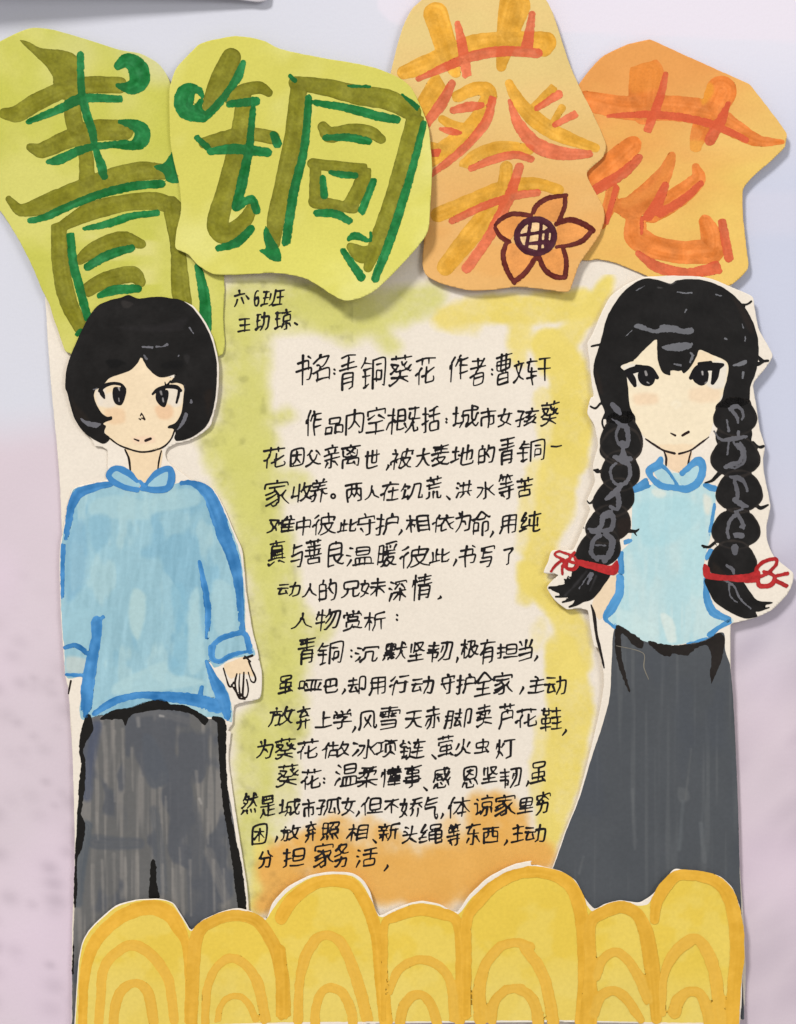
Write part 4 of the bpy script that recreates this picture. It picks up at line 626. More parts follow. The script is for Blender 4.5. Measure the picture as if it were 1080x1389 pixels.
BODY = [Cc((268, 58, 38), (230, 150, 46), (195, 225, 34), (172, 262, 16)), Cc((262, 212, 24), (310, 186, 26), (375, 172, 24), (412, 192, 16)),
               Cc((318, 225, 30), (292, 400, 36), (252, 560, 38), (215, 700, 42), (248, 738, 36), (315, 690, 30), (350, 630, 20)), Cc((165, 385, 22), (260, 362, 28), (340, 350, 26), (430, 365, 26)),
               Cc((528, 165, 32), (512, 350, 38), (470, 550, 36), (440, 680, 34), (432, 770, 26)), Cc((515, 155, 26), (640, 172, 34), (760, 202, 38), (870, 220, 40), (965, 268, 34)),
               Cc((975, 295, 34), (930, 450, 30), (880, 620, 28), (830, 770, 30), (795, 870, 18)), Cc((730, 790, 18), (775, 820, 34), (810, 800, 20)), Cc((622, 325, 22), (650, 355, 30), (730, 335, 24), (800, 345, 26), (845, 372, 18)),
               Cc((580, 465, 20), (690, 480, 24), (780, 492, 26)), Cc((592, 470, 22), (594, 600, 26)), Cc((590, 612, 26), (740, 640, 20)), Cc((782, 495, 26), (765, 560, 32), (722, 630, 28))]
paint('character_paint', t2, h_t2, 1, OLIVE, mat=M_MARK, step=1.5, tone=12, tscale=.06, streak=10, overlap=.06, edge=.1, rough=.7,
      strokes=BODY)
paint('shadow_strokes', t2, h_t2, 2, GREEN, butt=.2, patches=[('stroke', b, (32, 94, 44), .6, 1.5) for b in BODY], mat=M_MARK, step=1.2, tone=14, tscale=.1, streak=18, overlap=.05, rough=1.0, rscale=.3,
      polys=[Cc((402, 705), (425, 745), (452, 790), (462, 838), (430, 840), (376, 800), (400, 790), (392, 740))],
      strokes=[Cc((142, 182, 14), (100, 178, 24), (76, 215, 28), (95, 262, 32), (160, 285, 22)), Cc((145, 182, 14), (158, 205, 8)), Cc((152, 225, 10), (140, 252, 16), (160, 275, 16)), Cc((118, 190, 12), (108, 240, 16)), Cc((165, 288, 16), (215, 240, 16), (262, 180, 14), (295, 130, 18), (314, 78, 12)), Cc((262, 236, 14), (362, 225, 18)),
               Cc((352, 258, 12), (338, 400, 16), (312, 530, 20), (288, 630, 18)), Cc((188, 418, 14), (285, 408, 20), (408, 422, 18)), Cc((138, 366, 12), (175, 400, 14)), Cc((432, 355, 16), (446, 388, 18)), Cc((290, 635, 14), (345, 600, 16), (365, 645, 16)),
               Cc((218, 790, 12), (290, 768, 18), (345, 715, 16)), Cc((566, 212, 14), (550, 400, 16), (508, 580, 18), (480, 770, 18)), Cc((592, 230, 12), (720, 252, 17), (830, 282, 18), (905, 296, 16)), Cc((630, 365, 12), (720, 365, 16), (795, 380, 15)),
               Cc((650, 498, 8), (690, 508, 14), (745, 512, 12)), Cc((620, 520, 12), (626, 588, 15)), Cc((815, 535, 14), (770, 652, 16)), Cc((598, 656, 14), (670, 660, 17), (722, 688, 14)),
               Cc((1008, 312, 12), (955, 520, 16), (880, 760, 18), (822, 912, 16)), Cc((700, 805, 12), (768, 905, 18)), Cc((720, 760, 8), (745, 745, 16), (800, 765, 7), (805, 735, 6)), Cc((495, 128, 8), (512, 145, 10)), Cc((718, 165, 6), (800, 168, 6)), Cc((925, 200, 5), (985, 250, 12))])

D = crop(520, 0, 3.375)
t3 = thing('title_cutout', 'tan paper cutout with amber character and a maroon outlined flower', 'paper cutout', TG, (690, 395))
def c3(u, v):
    t = sst(v, 60, 330)[:, None]; c = np.array([220, 193, 126.]) * (1 - t) + np.array([223, 167, 98.]) * t
    n = sst(fbm(u / 80, v / 45, 47, 4), .4, .7)[:, None]
    return c * (1 - .3 * n) + np.array([226, 186, 124.]) * .3 * n
paint('paper', t3, h_t3, 0, None, polys=[[(530, 100), (541, 56), (549, 32), (560, 12), (573, 0), (582, -14), (650, -30), (720, -14), (739, 0), (751, 24), (769, 80), (784, 116), (801, 150), (818, 187), (821.5, 201), (816, 216), (795.5, 236), (806, 260), (818, 283), (819, 300), (811, 322),
      (786, 358), (776, 385), (769, 397), (740, 394), (701, 390), (670, 394), (638, 395), (600, 386), (578, 374), (573, 356), (576, 300), (560, 200), (530, 115)]], step=2.5, mat=M_PAPER, tone=4, colf=c3, smooth=.35, rough=.4, thick=.25)
BODY = [D((240, 70, 56), (275, 180, 52), (300, 260, 45), (330, 335, 25)), D((95, 335, 31), (180, 305, 43), (280, 258, 40), (400, 205, 40), (560, 188, 40), (745, 195, 43), (735, 225, 40)), D((600, 30, 72), (575, 130, 56), (555, 230, 40), (538, 310, 22)),
               D((250, 388, 45), (200, 460, 40), (170, 520, 34)), D((340, 445, 27), (420, 410, 31), (475, 415, 34), (490, 445, 31)), D((480, 440, 31), (440, 530, 34), (360, 620, 36), (260, 700, 40), (190, 750, 34)), D((270, 548, 18), (330, 585, 27), (400, 590, 22)), D((200, 670, 22), (270, 690, 27)),
               D((575, 385, 20), (620, 470, 31), (700, 555, 38), (800, 620, 34), (970, 682, 20)), D((690, 490, 18), (775, 408, 20)), D((765, 580, 13), (815, 500, 18)), D((375, 755, 27), (440, 705, 29), (540, 678, 29), (665, 688, 25)),
               D((250, 985, 34), (400, 925, 36), (560, 862, 36), (690, 845, 29), (800, 872, 25)), D((562, 770, 29), (552, 870, 38), (490, 970, 45), (400, 1080, 47), (285, 1225, 40))]
paint('character_paint', t3, h_t3, 1, AMBER, gran=.07, mat=M_MARK, step=1.5, tone=9, tscale=.05, streak=16, overlap=.05, edge=.03, rough=.8,
      strokes=BODY)
paint('shadow_strokes', t3, h_t3, 2, (214, 113, 76), gran=.1, butt=.25, patches=[('stroke', b, (207, 92, 56), .7, 1.5) for b in BODY], mat=M_MARK, step=1.3, tone=8, tscale=.08, streak=14, overlap=.05, rough=.9, rscale=.25,
      strokes=[D((340, 112, 14), (362, 220, 24), (382, 345, 22)), D((160, 365, 12), (280, 312, 20), (420, 258, 24), (560, 238, 24), (705, 248, 22)), D((680, 70, 16), (668, 150, 22), (655, 225, 28)),
               D((315, 385, 18), (268, 475, 26), (215, 545, 22), (190, 590, 12)), D((318, 508, 16), (390, 492, 24), (450, 485, 14)), D((262, 592, 8), (310, 605, 18), (350, 612, 10)), D((500, 455, 18), (470, 560, 22), (390, 660, 20), (300, 740, 18), (200, 815, 12)), D((190, 705, 14), (250, 702, 20)),
               D((578, 465, 8), (612, 560, 24), (690, 660, 34), (800, 705, 32), (940, 710, 18)), D((702, 500, 14), (800, 438, 20)), D((785, 575, 14), (875, 528, 18)), D((400, 775, 14), (500, 735, 20), (600, 712, 18), (675, 732, 16)),
               D((622, 768, 20), (585, 880, 24), (540, 980, 26), (475, 1100, 24), (382, 1232, 24)), D((315, 1015, 16), (450, 950, 18), (600, 900, 18), (705, 885, 16))])
FL = [D((680, 980), (700, 945), (750, 912), (838, 896), (832, 950), (800, 1015), (745, 1010)), D((800, 1028), (860, 1012), (920, 1030), (962, 1060), (910, 1110), (860, 1128), (790, 1138)), D((705, 1170), (735, 1240), (790, 1275), (835, 1278), (838, 1220), (822, 1145), (760, 1150)),
      D((560, 1118), (545, 1165), (560, 1240), (600, 1305), (650, 1260), (695, 1180), (640, 1130)), D((670, 988), (590, 980), (530, 1010), (512, 1045), (530, 1080), (570, 1108), (610, 1060))]
fl = paint('flower', t3, h_t3, 3, (221, 148, 80), gran=.06, mat=M_MARK, step=1.3, tone=8, polys=FL, rough=.6)
MAR = (100, 42, 36)
paint('petal_outline', fl, h_t3, 4, MAR, butt=0, mat=M_MARK, step=1.0, tone=9, tscale=.12, streak=16, rough=.7, rscale=.4,
      strokes=[D((685, 975, 10.6), (700, 945, 12.3), (750, 912, 12.3), (835, 898, 8.8)), D((830, 900, 8.8), (828, 950, 10.6), (802, 1015, 9.7)), D((790, 1030, 10.6), (850, 1010, 13.2), (915, 1030, 14.1), (955, 1058, 14.1)), D((950, 1062, 10.6), (910, 1105, 12.3), (860, 1125, 10.6), (790, 1135, 7.9)),
               D((820, 1140, 9.7), (835, 1200, 11.4), (830, 1270, 11.4)), D((825, 1275, 10.6), (780, 1270, 12.3), (735, 1235, 12.3), (705, 1165, 10.6)), D((565, 1112, 9.7), (547, 1165, 12.3), (562, 1235, 12.3), (598, 1298, 10.6)), D((600, 1292, 12.3), (650, 1250, 12.3), (700, 1175, 10.6)),
               D((672, 990, 11.4), (590, 982, 11.4), (535, 1008, 10.6), (512, 1035, 7.9)), D((512, 1045, 8.8), (535, 1085, 11.4), (575, 1110, 10.6))])
cc = D((695, 1085))[0]
circ = [(cc[0] + 25 * math.cos(a), cc[1] + 23 * math.sin(a)) for a in np.linspace(0, 2 * math.pi, 15)[:-1]]
paint('flower_centre', fl, h_t3, 5, (222, 186, 138), mat=M_MARK, step=1.2, tone=5, polys=[circ])
paint('seed_lines', fl, h_t3, 6, (72, 34, 44), butt=0, mat=M_MARK, step=0.9, tone=7, tscale=.15, streak=12, rough=.5, rscale=.4,
      strokes=[[(x, y, 4.3) for x, y in circ + circ[:2]], D((672, 1022, 8), (655, 1130, 9)), D((722, 1020, 8), (712, 1150, 9)), D((635, 1080, 8), (752, 1062, 8)), D((655, 1120, 7), (750, 1112, 12)), D((748, 1060, 11), (742, 1130, 10)), D((665, 1145, 7), (700, 1160, 8))])

E = crop(760, 30, 3.375)
t4 = thing('title_cutout', 'orange and yellow paper cutout with coral character, above the hair of the girl', 'paper cutout', TG, (920, 385))
def c4(u, v):
    t = np.clip(sst(v, 110, 300) * .75 + .45 * sst(u, 930, 1040) * sst(v, 60, 120), 0, 1)
    t = np.clip(t + .5 * (fbm(u / 60, v / 30, 49, 3) - .5), 0, 1)[:, None]
    c = np.array([223, 154, 84.]) * (1 - t) + np.array([229, 190, 102.]) * t
    w = (sst(v, 90, 170) * sst(v, 240, 190) * sst(u, 880, 960))[:, None] * .35
    return c * (1 - w) + np.array([230, 200, 122.]) * w
paint('paper', t4, h_t4, 0, None, polys=[[(760, 150), (784, 116), (800, 95), (819, 76), (850, 61), (880, 54), (885, 55), (900, 62), (950, 85), (1014, 114), (1020, 120), (1040, 146), (1065, 180), (1066, 186), (1063, 201), (1044, 220), (1018, 243), (1007, 260), (1008, 300), (1013, 345), (1014.5, 358), (1012, 368), (988, 388),
      (920, 392), (879, 375), (838, 358), (812, 352), (790, 353), (770, 330)]], step=2.5, mat=M_PAPER, tone=5, colf=c4, smooth=.3, rough=.4, thick=.25)
ORA = (221, 127, 60)
BODY = [E((395, 235, 78), (385, 330, 72), (380, 420, 50)), E((120, 360, 45), (300, 395, 55), (500, 395, 58), (680, 420, 58), (780, 480, 45), (900, 545, 28), (1015, 552, 10)), E((735, 320, 72), (700, 400, 60), (640, 500, 42), (620, 570, 28)),
               E((330, 565, 42), (240, 650, 58), (140, 740, 58)), E((240, 770, 32), (215, 870, 28), (190, 930, 18)), E((510, 615, 20), (480, 690, 35), (420, 770, 52), (330, 850, 55), (280, 845, 38)), E((620, 665, 18), (630, 720, 35), (540, 800, 48), (420, 870, 52)),
               E((345, 920, 48), (350, 985, 55), (430, 1030, 52), (560, 1055, 52), (690, 1050, 58)), E((665, 915, 32), (690, 980, 48), (690, 1060, 50))]
paint('character_paint', t4, h_t4, 1, ORA, gran=.06, mat=M_MARK, step=1.5, tone=10, tscale=.05, streak=16, overlap=.04, rough=1.0,
      strokes=BODY,
      patches=[('poly', E((640, 300), (690, 280), (700, 330), (650, 380)), (226, 150, 52), .8, 3), ('poly', E((320, 180), (460, 190), (450, 300), (320, 320)), (222, 140, 58), .6, 5), ('poly', E((590, 540), (660, 550), (630, 610), (595, 590)), (226, 158, 70), .9, 3), ('poly', E((560, 480), (640, 490), (640, 540), (570, 530)), (222, 140, 72), .7, 3),
               ('stroke', E((510, 620, 18), (440, 760, 22), (300, 830, 26)), (222, 138, 66), .6, 3)])
paint('shadow_strokes', t4, h_t4, 2, (212, 105, 68), gran=.1, butt=.4, patches=[('stroke', b, (207, 88, 54), .7, 1.5) for b in BODY], mat=M_MARK, step=1.3, tone=8, tscale=.08, streak=12, rough=1.0, rscale=.25,
      strokes=[E((482, 240, 12), (455, 350, 20), (400, 495, 20)), E((218, 432, 8), (400, 424, 18), (560, 438, 18), (700, 472, 18), (850, 542, 14)), E((768, 375, 10), (735, 450, 24), (685, 540, 26)), E((360, 622, 18), (290, 690, 24), (160, 770, 24), (130, 790, 16)), E((255, 760, 14), (210, 920, 12)),
               E((480, 750, 18), (440, 840, 26), (400, 890, 22)), E((642, 740, 14), (560, 815, 20), (450, 880, 20)), E((355, 1060, 14), (450, 1125, 26), (590, 1148, 20), (715, 1125, 32)), E((740, 920, 20), (770, 1080, 22)), E((372, 900, 10), (372, 968, 8))])

# ------------------------------------------------------------------ the drawn boy, one paper cutout
F_ = crop(70, 390, 4.32); G = crop(60, 610, 3.484); H = crop(60, 920, 3.484); I_ = crop(80, 1150, 3.176)
BLACK = (25, 23, 22)
boy = thing('boy_cutout', 'paper cutout of a drawn boy with black bob hair, blue shirt and grey trousers', 'paper figure', None, (200, 1250))
paint('paper', boy, h_boy, 0, PAPER + 2, polys=[F_((452, 49), (520, 69), (640, 59), (755, 77), (835, 112), (898, 195), (945, 285), (974, 390), (984, 480), (980, 600), (966, 700), (938, 800), (925, 822), (880, 858), (800, 900), (735, 915), (685, 940), (668, 975), (680, 1015), (720, 1055), (790, 1105)) +
      G((715, 160), (800, 185), (852, 275), (905, 400), (938, 480), (955, 660), (985, 850), (1005, 930), (1030, 1060), (1022, 1170), (960, 1190), (900, 1210), (893, 1290), (868, 1330)) + H((885, 250), (872, 380), (895, 560), (925, 760), (962, 1000), (968, 1160), (930, 1240)) + [(330, 1300), (320, 1396), (112, 1396), (98, 1395.5), (98, 1378)] +
      I_((58, 560), (66, 300), (74, 60)) + H((142, 1000), (146, 800), (142, 600), (136, 400), (128, 200), (112, 30)) + G((112, 1120), (100, 1060), (90, 930), (80, 780), (74, 600), (76, 460), (100, 330), (130, 195), (170, 168), (300, 140)) +
      F_((330, 1040), (330, 960), (300, 935), (255, 928), (235, 888), (200, 852), (152, 790), (117, 700), (100, 620), (87, 592), (90, 520), (102, 450), (137, 360), (172, 280), (217, 191), (272, 116), (341, 82), (410, 64))], step=2.5, mat=M_PAPER, tone=3, smooth=.3, rough=.3, thick=.25)
SKIN = (234, 212, 178)
face = paint('face', boy, h_boy, 1, SKIN, mat=M_GOUACHE, step=1.5, tone=5, tscale=.03, polys=[F_((528, 395), (400, 500), (290, 570), (250, 640), (290, 740), (310, 820), (325, 875), (400, 928), (525, 964), (640, 942), (708, 885), (722, 830), (775, 740), (785, 560), (650, 510))],
      patches=[('poly', F_((300, 640), (370, 620), (380, 690), (330, 705), (285, 690)), (226, 214, 198), .8, 2), ('poly', F_((262, 605), (320, 600), (300, 690), (270, 690)), (226, 214, 198), .8, 2), ('poly', F_((680, 590), (765, 600), (760, 690), (690, 690)), (226, 214, 198), .85, 2), ('poly', F_((575, 620), (620, 620), (620, 690), (570, 680)), (232, 210, 178), .6, 2),
               ('poly', F_((610, 700), (700, 690), (710, 760), (640, 770)), (228, 186, 146), .75, 3), ('poly', F_((320, 720), (420, 715), (430, 790), (340, 800)), (229, 192, 152), .65, 3), ('poly', F_((480, 880), (600, 870), (600, 910), (490, 915)), (233, 196, 170), .5, 2)])
paint('jaw_line', face, h_boy, 3, (32, 26, 24), mat=M_INK, step=.8, strokes=[F_((345, 885, 4), (395, 922, 5), (460, 948, 5), (525, 964, 6), (600, 956, 5), (660, 932, 5), (702, 888, 5), (722, 840, 5))], rough=.4)
def eye(parent, h, lid, iris, lights, name='eye'):
    return paint(name, parent, h, 3, (24, 22, 24), mat=M_INK, step=.7, polys=[iris], strokes=lid, rough=.35, tone=4,
                 patches=[('stroke', [(q[0], q[1], q[2] * .7) for q in rs(l, 1)], (165, 160, 158), .9, .5) for l in lights])
eye(face, h_boy, [F_((285, 608, 8), (312, 580, 12), (360, 564, 9), (410, 570, 9), (436, 596, 7)), F_((290, 600, 10), (302, 625, 13), (314, 650, 5))], F_((368, 590), (400, 585), (440, 595), (434, 650), (412, 690), (378, 682), (362, 640)), [F_((398, 590, 7), (402, 605, 6)), F_((398, 650, 3), (400, 668, 3))])
eye(face, h_boy, [F_((596, 626, 7), (625, 600, 10), (680, 582, 11), (735, 586, 12), (760, 605, 10)), F_((752, 600, 9), (745, 640, 8), (735, 676, 6)), F_((668, 556, 3), (676, 575, 6), (700, 550, 4))], F_((618, 612), (650, 600), (686, 606), (686, 650), (668, 700), (640, 692), (616, 660)), [F_((644, 612, 8), (648, 628, 6)), F_((655, 650, 4), (657, 670, 5))])
paint('nose', face, h_boy, 3, (45, 34, 30), mat=M_INK, step=.7, strokes=[F_((530, 737, 4), (524, 752, 4)), F_((532, 740, 4), (550, 772, 5)), F_((516, 770, 4), (526, 777, 3)), F_((530, 765, 3), (548, 776, 4))])
paint('mouth', face, h_boy, 3, (38, 26, 24), mat=M_INK, step=.7, strokes=[F_((486, 888, 4), (512, 898, 6)), F_((552, 898, 8), (582, 886, 7))])
neck = paint('neck', boy, h_boy, 1, (232, 207, 171), mat=M_GOUACHE, step=1.5, polys=[F_((432, 945), (540, 962), (646, 945), (628, 1090), (545, 1140), (470, 1085), (455, 1010))], tone=4)
paint('neck_line', neck, h_boy, 2, (32, 26, 24), mat=M_INK, step=.8, strokes=[F_((432, 950, 4), (455, 1005, 6), (463, 1078, 6)), F_((645, 958, 4), (630, 1020, 5), (622, 1092, 4))])
hair = paint('hair', boy, h_boy, 4, BLACK, mat=M_BLACK, step=1.4, tone=8, tscale=.05, rough=.45,
      polys=[F_((452, 47), (485, 58), (520, 68), (580, 60), (640, 57), (700, 65), (765, 78), (830, 122), (890, 202), (935, 290), (962, 390), (972, 480), (968, 600), (953, 700), (925, 785), (875, 845), (800, 888), (735, 900), (722, 882), (728, 850), (712, 828), (684, 824), (690, 810), (730, 792), (760, 740), (774, 660), (778, 580), (740, 560), (700, 562), (712, 538), (742, 508), (690, 522), (640, 528), (600, 505), (565, 470), (542, 432), (528, 412),
              (508, 446), (465, 488), (400, 512), (345, 532), (318, 560), (290, 590), (262, 600), (252, 640), (270, 692), (300, 738), (330, 758), (356, 755), (357, 776), (325, 786), (305, 800), (322, 812), (312, 850), (344, 882), (312, 915), (262, 898), (200, 855), (150, 792), (115, 700), (98, 620), (85, 592), (88, 520), (100, 450), (135, 360), (170, 280), (215, 190), (270, 115), (340, 80), (410, 62))],
      patches=[('poly', F_((420, 80), (490, 100), (425, 125)), (50, 46, 44), .8, 1.5), ('poly', F_((380, 235), (560, 225), (700, 210), (800, 180), (760, 250), (560, 260)), (38, 35, 36), .6, 3), ('poly', F_((780, 400), (815, 400), (800, 450), (785, 430)), (44, 42, 42), .7, 1.5), ('poly', F_((330, 430), (400, 425), (440, 450), (350, 475)), (12, 11, 11), .9, 2), ('poly', F_((650, 450), (760, 430), (770, 470), (660, 480)), (13, 12, 12), .8, 2), ('poly', F_((120, 640), (160, 700), (220, 780), (150, 770)), (40, 32, 26), .6, 3), ('poly', F_((900, 620), (950, 600), (920, 760)), (40, 30, 24), .5, 3)])
GREYS = (104, 103, 108)
paint_each('hair_highlight', hair, h_boy, 5, GREYS, mat=M_GOUACHE, step=.8, tone=14, rough=.9, rscale=.4,
      strokes=[F_((540, 350, 7), (595, 354, 7)), F_((620, 350, 6), (655, 348, 3), (680, 338, 9)), F_((545, 398, 4), (562, 420, 7)), F_((812, 238, 3), (835, 272, 3)), F_((820, 660, 3), (822, 672, 9)), F_((745, 408, 3), (752, 400, 3)), F_((250, 600, 2), (270, 594, 3)), F_((785, 570, 2), (782, 610, 2))],
      polys=[F_((170, 765), (200, 778), (250, 790), (290, 800), (265, 822), (225, 815), (190, 795)), F_((782, 735), (800, 740), (790, 780), (760, 820), (735, 835), (765, 785))])

BL = (148, 186, 198); TR = (58, 124, 182)
def shirt_col(u, v):
    n = fbm(u / 55 + .3 * fbm(u / 30, v / 30, 60, 2), v / 75, 61, 3); m = fbm(u / 22, v / 60, 62, 3)
    c = np.tile(np.array(BL, float), (len(u), 1))
    a = (sst(n, .52, .60) * .75)[:, None]; c = c * (1 - a) + np.array([128, 173, 193.]) * a
    b = (sst(m, .55, .68) * .6)[:, None]; c = c * (1 - b) + np.array([170, 199, 202.]) * b
    return c + (24 * (fbm(u / 5 + .02 * v, v / 34, 63, 3) - .5))[:, None]
shirt = paint('shirt', boy, h_boy, 1, None, mat=M_GOUACHE, step=1.5, tone=3, colf=shirt_col, rough=.8,
      polys=[G((135, 195), (180, 172), (300, 152), (330, 150), (455, 190), (600, 165), (640, 155), (690, 145), (745, 165), (795, 192), (850, 290), (915, 450), (938, 560), (950, 720), (955, 860), (1000, 965), (960, 975), (890, 985), (810, 1030), (785, 1005), (765, 1000), (800, 1060), (852, 1110), (885, 1200), (888, 1285), (860, 1275), (770, 1262), (700, 1240), (550, 1215), (400, 1235), (235, 1262), (182, 1275), (168, 1230), (185, 1080), (106, 1074), (96, 935), (84, 800), (78, 600), (80, 462), (105, 330))],
      patches=[('poly', G((220, 250), (340, 215), (480, 240), (600, 190), (720, 190), (730, 260), (520, 300), (480, 330), (230, 310)), (164, 196, 201), .7, 3), ('poly', G((420, 660), (480, 690), (470, 820), (440, 900), (400, 800)), (174, 201, 201), .8, 3), ('poly', G((690, 690), (730, 650), (740, 800), (760, 1000), (690, 1060), (680, 850)), (168, 200, 205), .75, 3), ('poly', G((330, 1110), (560, 1000), (600, 1050), (760, 1100), (560, 1140), (330, 1160)), (170, 201, 205), .8, 3),
               ('poly', G((800, 620), (880, 640), (900, 760), (900, 850), (820, 870), (800, 760)), (166, 198, 204), .7, 3), ('poly', G((210, 330), (300, 310), (310, 420), (240, 480)), (128, 173, 193), .6, 4), ('poly', G((600, 650), (660, 640), (680, 900), (660, 1060), (600, 1050), (620, 850)), (132, 179, 198), .6, 3), ('poly', G((110, 980), (200, 990), (200, 1050), (110, 1050)), (196, 201, 193), .7, 3), ('poly', G((120, 780), (210, 760), (200, 930), (110, 900)), (154, 192, 203), .6, 3), ('poly', G((110, 420), (190, 330), (200, 600), (100, 720)), (112, 161, 191), .45, 5)])
paint('shirt_trim', shirt, h_boy, 2, (66, 130, 186), mat=M_GOUACHE, step=1.3, tone=22, tscale=.045, streak=22, overlap=.03, rough=1.2, rscale=.2, dry=.5,
      strokes=[G((320, 160, 12.6), (240, 178, 18.0), (165, 205, 23.4), (130, 270, 19.8), (115, 350, 16.2), (100, 420, 12.6)), G((92, 450, 10.8), (88, 560, 10.8), (88, 700, 7.2)), G((650, 158, 10.8), (700, 158, 14.4), (770, 200, 27.0), (815, 290, 34.2), (850, 400, 34.2), (890, 500, 30.6), (915, 600, 23.4), (928, 720, 18.0), (938, 860, 14.4)), G((735, 530, 9.0), (758, 640, 14.4), (775, 760, 16.2), (770, 885, 10.8)),
               G((250, 810, 27.0), (245, 900, 23.4), (225, 1000, 28.8), (210, 1100, 30.6), (200, 1200, 28.8), (195, 1255, 12.6)), G((280, 790, 9.0), (235, 830, 12.6)), G((100, 935, 9.0), (150, 925, 12.6), (210, 965, 12.6)), G((106, 1062, 7.2), (180, 1066, 8.1)), G((800, 920, 10.8), (850, 885, 12.6), (945, 868, 12.6), (975, 950, 14.4)), G((795, 930, 18.0), (795, 985, 12.6), (830, 1000, 12.6), (900, 965, 10.8), (980, 950, 10.8)),
               G((768, 1000, 7.2), (800, 1080, 21.6), (835, 1150, 30.6), (860, 1230, 27.0), (868, 1265, 14.4)), G((240, 1245, 12.6), (330, 1190, 18.0), (440, 1160, 16.2), (560, 1165, 21.6), (700, 1180, 30.6), (820, 1210, 36.0)), G((745, 1125, 10.8), (740, 1160, 12.6))])
paint('collar', shirt, h_boy, 3, (152, 191, 205), mat=M_GOUACHE, step=1.3, tone=7, polys=[G((308, 130), (340, 88), (400, 110), (455, 165), (420, 185), (350, 165)), G((470, 178), (520, 120), (590, 90), (612, 130), (590, 180), (520, 192))], rough=.5)
paint('collar_edge', shirt, h_boy, 4, (66, 130, 186), mat=M_GOUACHE, step=1.1, tone=9, streak=12, strokes=[G((440, 148, 8), (395, 108, 16), (340, 88, 14), (306, 118, 14), (330, 152, 14), (390, 180, 13), (440, 190, 12)), G((455, 150, 8), (480, 178, 12)), G((480, 165, 8), (530, 112, 14), (590, 90, 14), (604, 130, 18), (585, 180, 16), (530, 190, 16), (465, 182, 12))], rough=.6)
hand = paint('hand', boy, h_boy, 1, (232, 206, 171), mat=M_GOUACHE, step=1.2, tone=5, polys=[G((850, 1020), (900, 995), (955, 975), (975, 1010), (990, 1070), (960, 1060), (920, 1060), (880, 1080))])
paint('finger_line', hand, h_boy, 2, (38, 30, 26), mat=M_INK, step=.7, tone=6, rough=.4,
      strokes=[G((848, 1032, 4), (862, 1080, 4), (872, 1112, 4), (884, 1120, 3.5), (896, 1098, 3)), G((912, 1058, 4), (903, 1100, 4), (912, 1150, 4.5), (926, 1172, 4.5), (922, 1110, 3.5), (926, 1056, 3)), G((945, 1052, 4), (942, 1110, 4.5), (940, 1165, 4.5), (957, 1168, 4), (966, 1135, 3.5), (958, 1085, 3)), G((968, 1000, 4), (984, 1040, 4), (1000, 1078, 4.5), (994, 1098, 4), (978, 1090, 3.5), (966, 1050, 3)), G((945, 985, 5), (985, 972, 6)), G((950, 975, 4), (975, 1000, 4)), G((930, 1175, 4), (950, 1178, 4)), G((886, 1110, 3), (905, 1140, 3.5), (918, 1160, 3))])
paint('hand_line', boy, h_boy, 1, (40, 32, 28), mat=M_INK, step=.7, strokes=[G((127, 1092, 5), (116, 1152, 4))])
def trou_col(u, v):
    k = fbm(u / 5.5, v / 120, 71, 2); b = fbm(u / 30, v / 60, 72, 3)
    c = np.tile(np.array([100, 99, 98.]), (len(u), 1)); a = sst(k, .5, .72)[:, None]
    c = c * (1 - .62 * a) + np.array([136, 131, 126.]) * .62 * a
    d = (sst(b, .50, .60) * .75)[:, None]
    return c * (1 - d) + np.array([80, 83, 90.]) * d
trou = paint('trousers', boy, h_boy, 1, None, mat=M_GOUACHE, step=1.4, tone=3, colf=trou_col, rough=.6,
      polys=[H((215, 190), (300, 165), (400, 140), (480, 110), (560, 118), (640, 135), (760, 190), (845, 200), (855, 330), (860, 480), (885, 600), (905, 740), (935, 900), (955, 1080), (955, 1160), (920, 1240)) + [(325, 1300), (318, 1395), (112, 1395), (98.5, 1394.5), (98.5, 1378)] + I_((58, 560), (66, 300), (74, 60)) + H((146, 1000), (152, 800), (160, 600), (182, 400), (172, 340), (180, 250))],
      patches=[('poly', H((470, 260), (560, 330), (590, 480), (520, 520), (480, 470)), (84, 88, 95), .8, 3), ('stroke', H((530, 230, 30), (640, 480, 34), (700, 700, 50), (720, 900, 46), (720, 1080, 40)), (86, 88, 93), .7, 3), ('stroke', H((250, 220, 24), (215, 400, 26), (205, 560, 22)), (76, 82, 100), .7, 4), ('stroke', H((240, 770, 34), (350, 780, 30), (450, 780, 26)), (84, 87, 93), .7, 3), ('stroke', H((200, 700, 30), (170, 900, 30), (160, 1060, 20)), (82, 88, 95), .7, 3),
               ('stroke', H((520, 620, 20), (540, 760, 26), (560, 1000, 24)), (86, 89, 94), .6, 3), ('stroke', H((440, 170, 16), (540, 165, 18), (680, 200, 18)), (104, 103, 104), .6, 3), ('stroke', H((780, 820, 22), (830, 960, 22), (870, 1070, 16)), (122, 118, 114), .5, 3), *[('stroke', H((x, y, w), (x + 6, y + l, w * .6)), (138, 133, 128), .5, 1.6) for x, y, l, w in ((285, 230, 260, 9), (330, 250, 330, 8), (372, 240, 300, 6), (415, 330, 200, 5), (548, 520, 160, 8), (575, 560, 220, 6), (250, 640, 120, 7), (230, 880, 280, 7), (275, 860, 260, 6), (330, 830, 300, 8), (385, 850, 240, 6), (440, 830, 200, 7), (560, 880, 200, 7), (610, 900, 240, 6), (690, 860, 260, 6), (770, 620, 160, 6), (800, 860, 240, 7), (850, 900, 180, 6), (720, 440, 110, 8), (640, 800, 120, 5))],
               ('stroke', H((735, 570, 6), (742, 590, 5)), (160, 155, 150), .7, 1.5), ('stroke', H((548, 178, 5), (565, 180, 5)), (170, 165, 160), .8, 1.2), ('stroke', H((445, 190, 8), (447, 225, 8)), (150, 145, 140), .6, 2)])
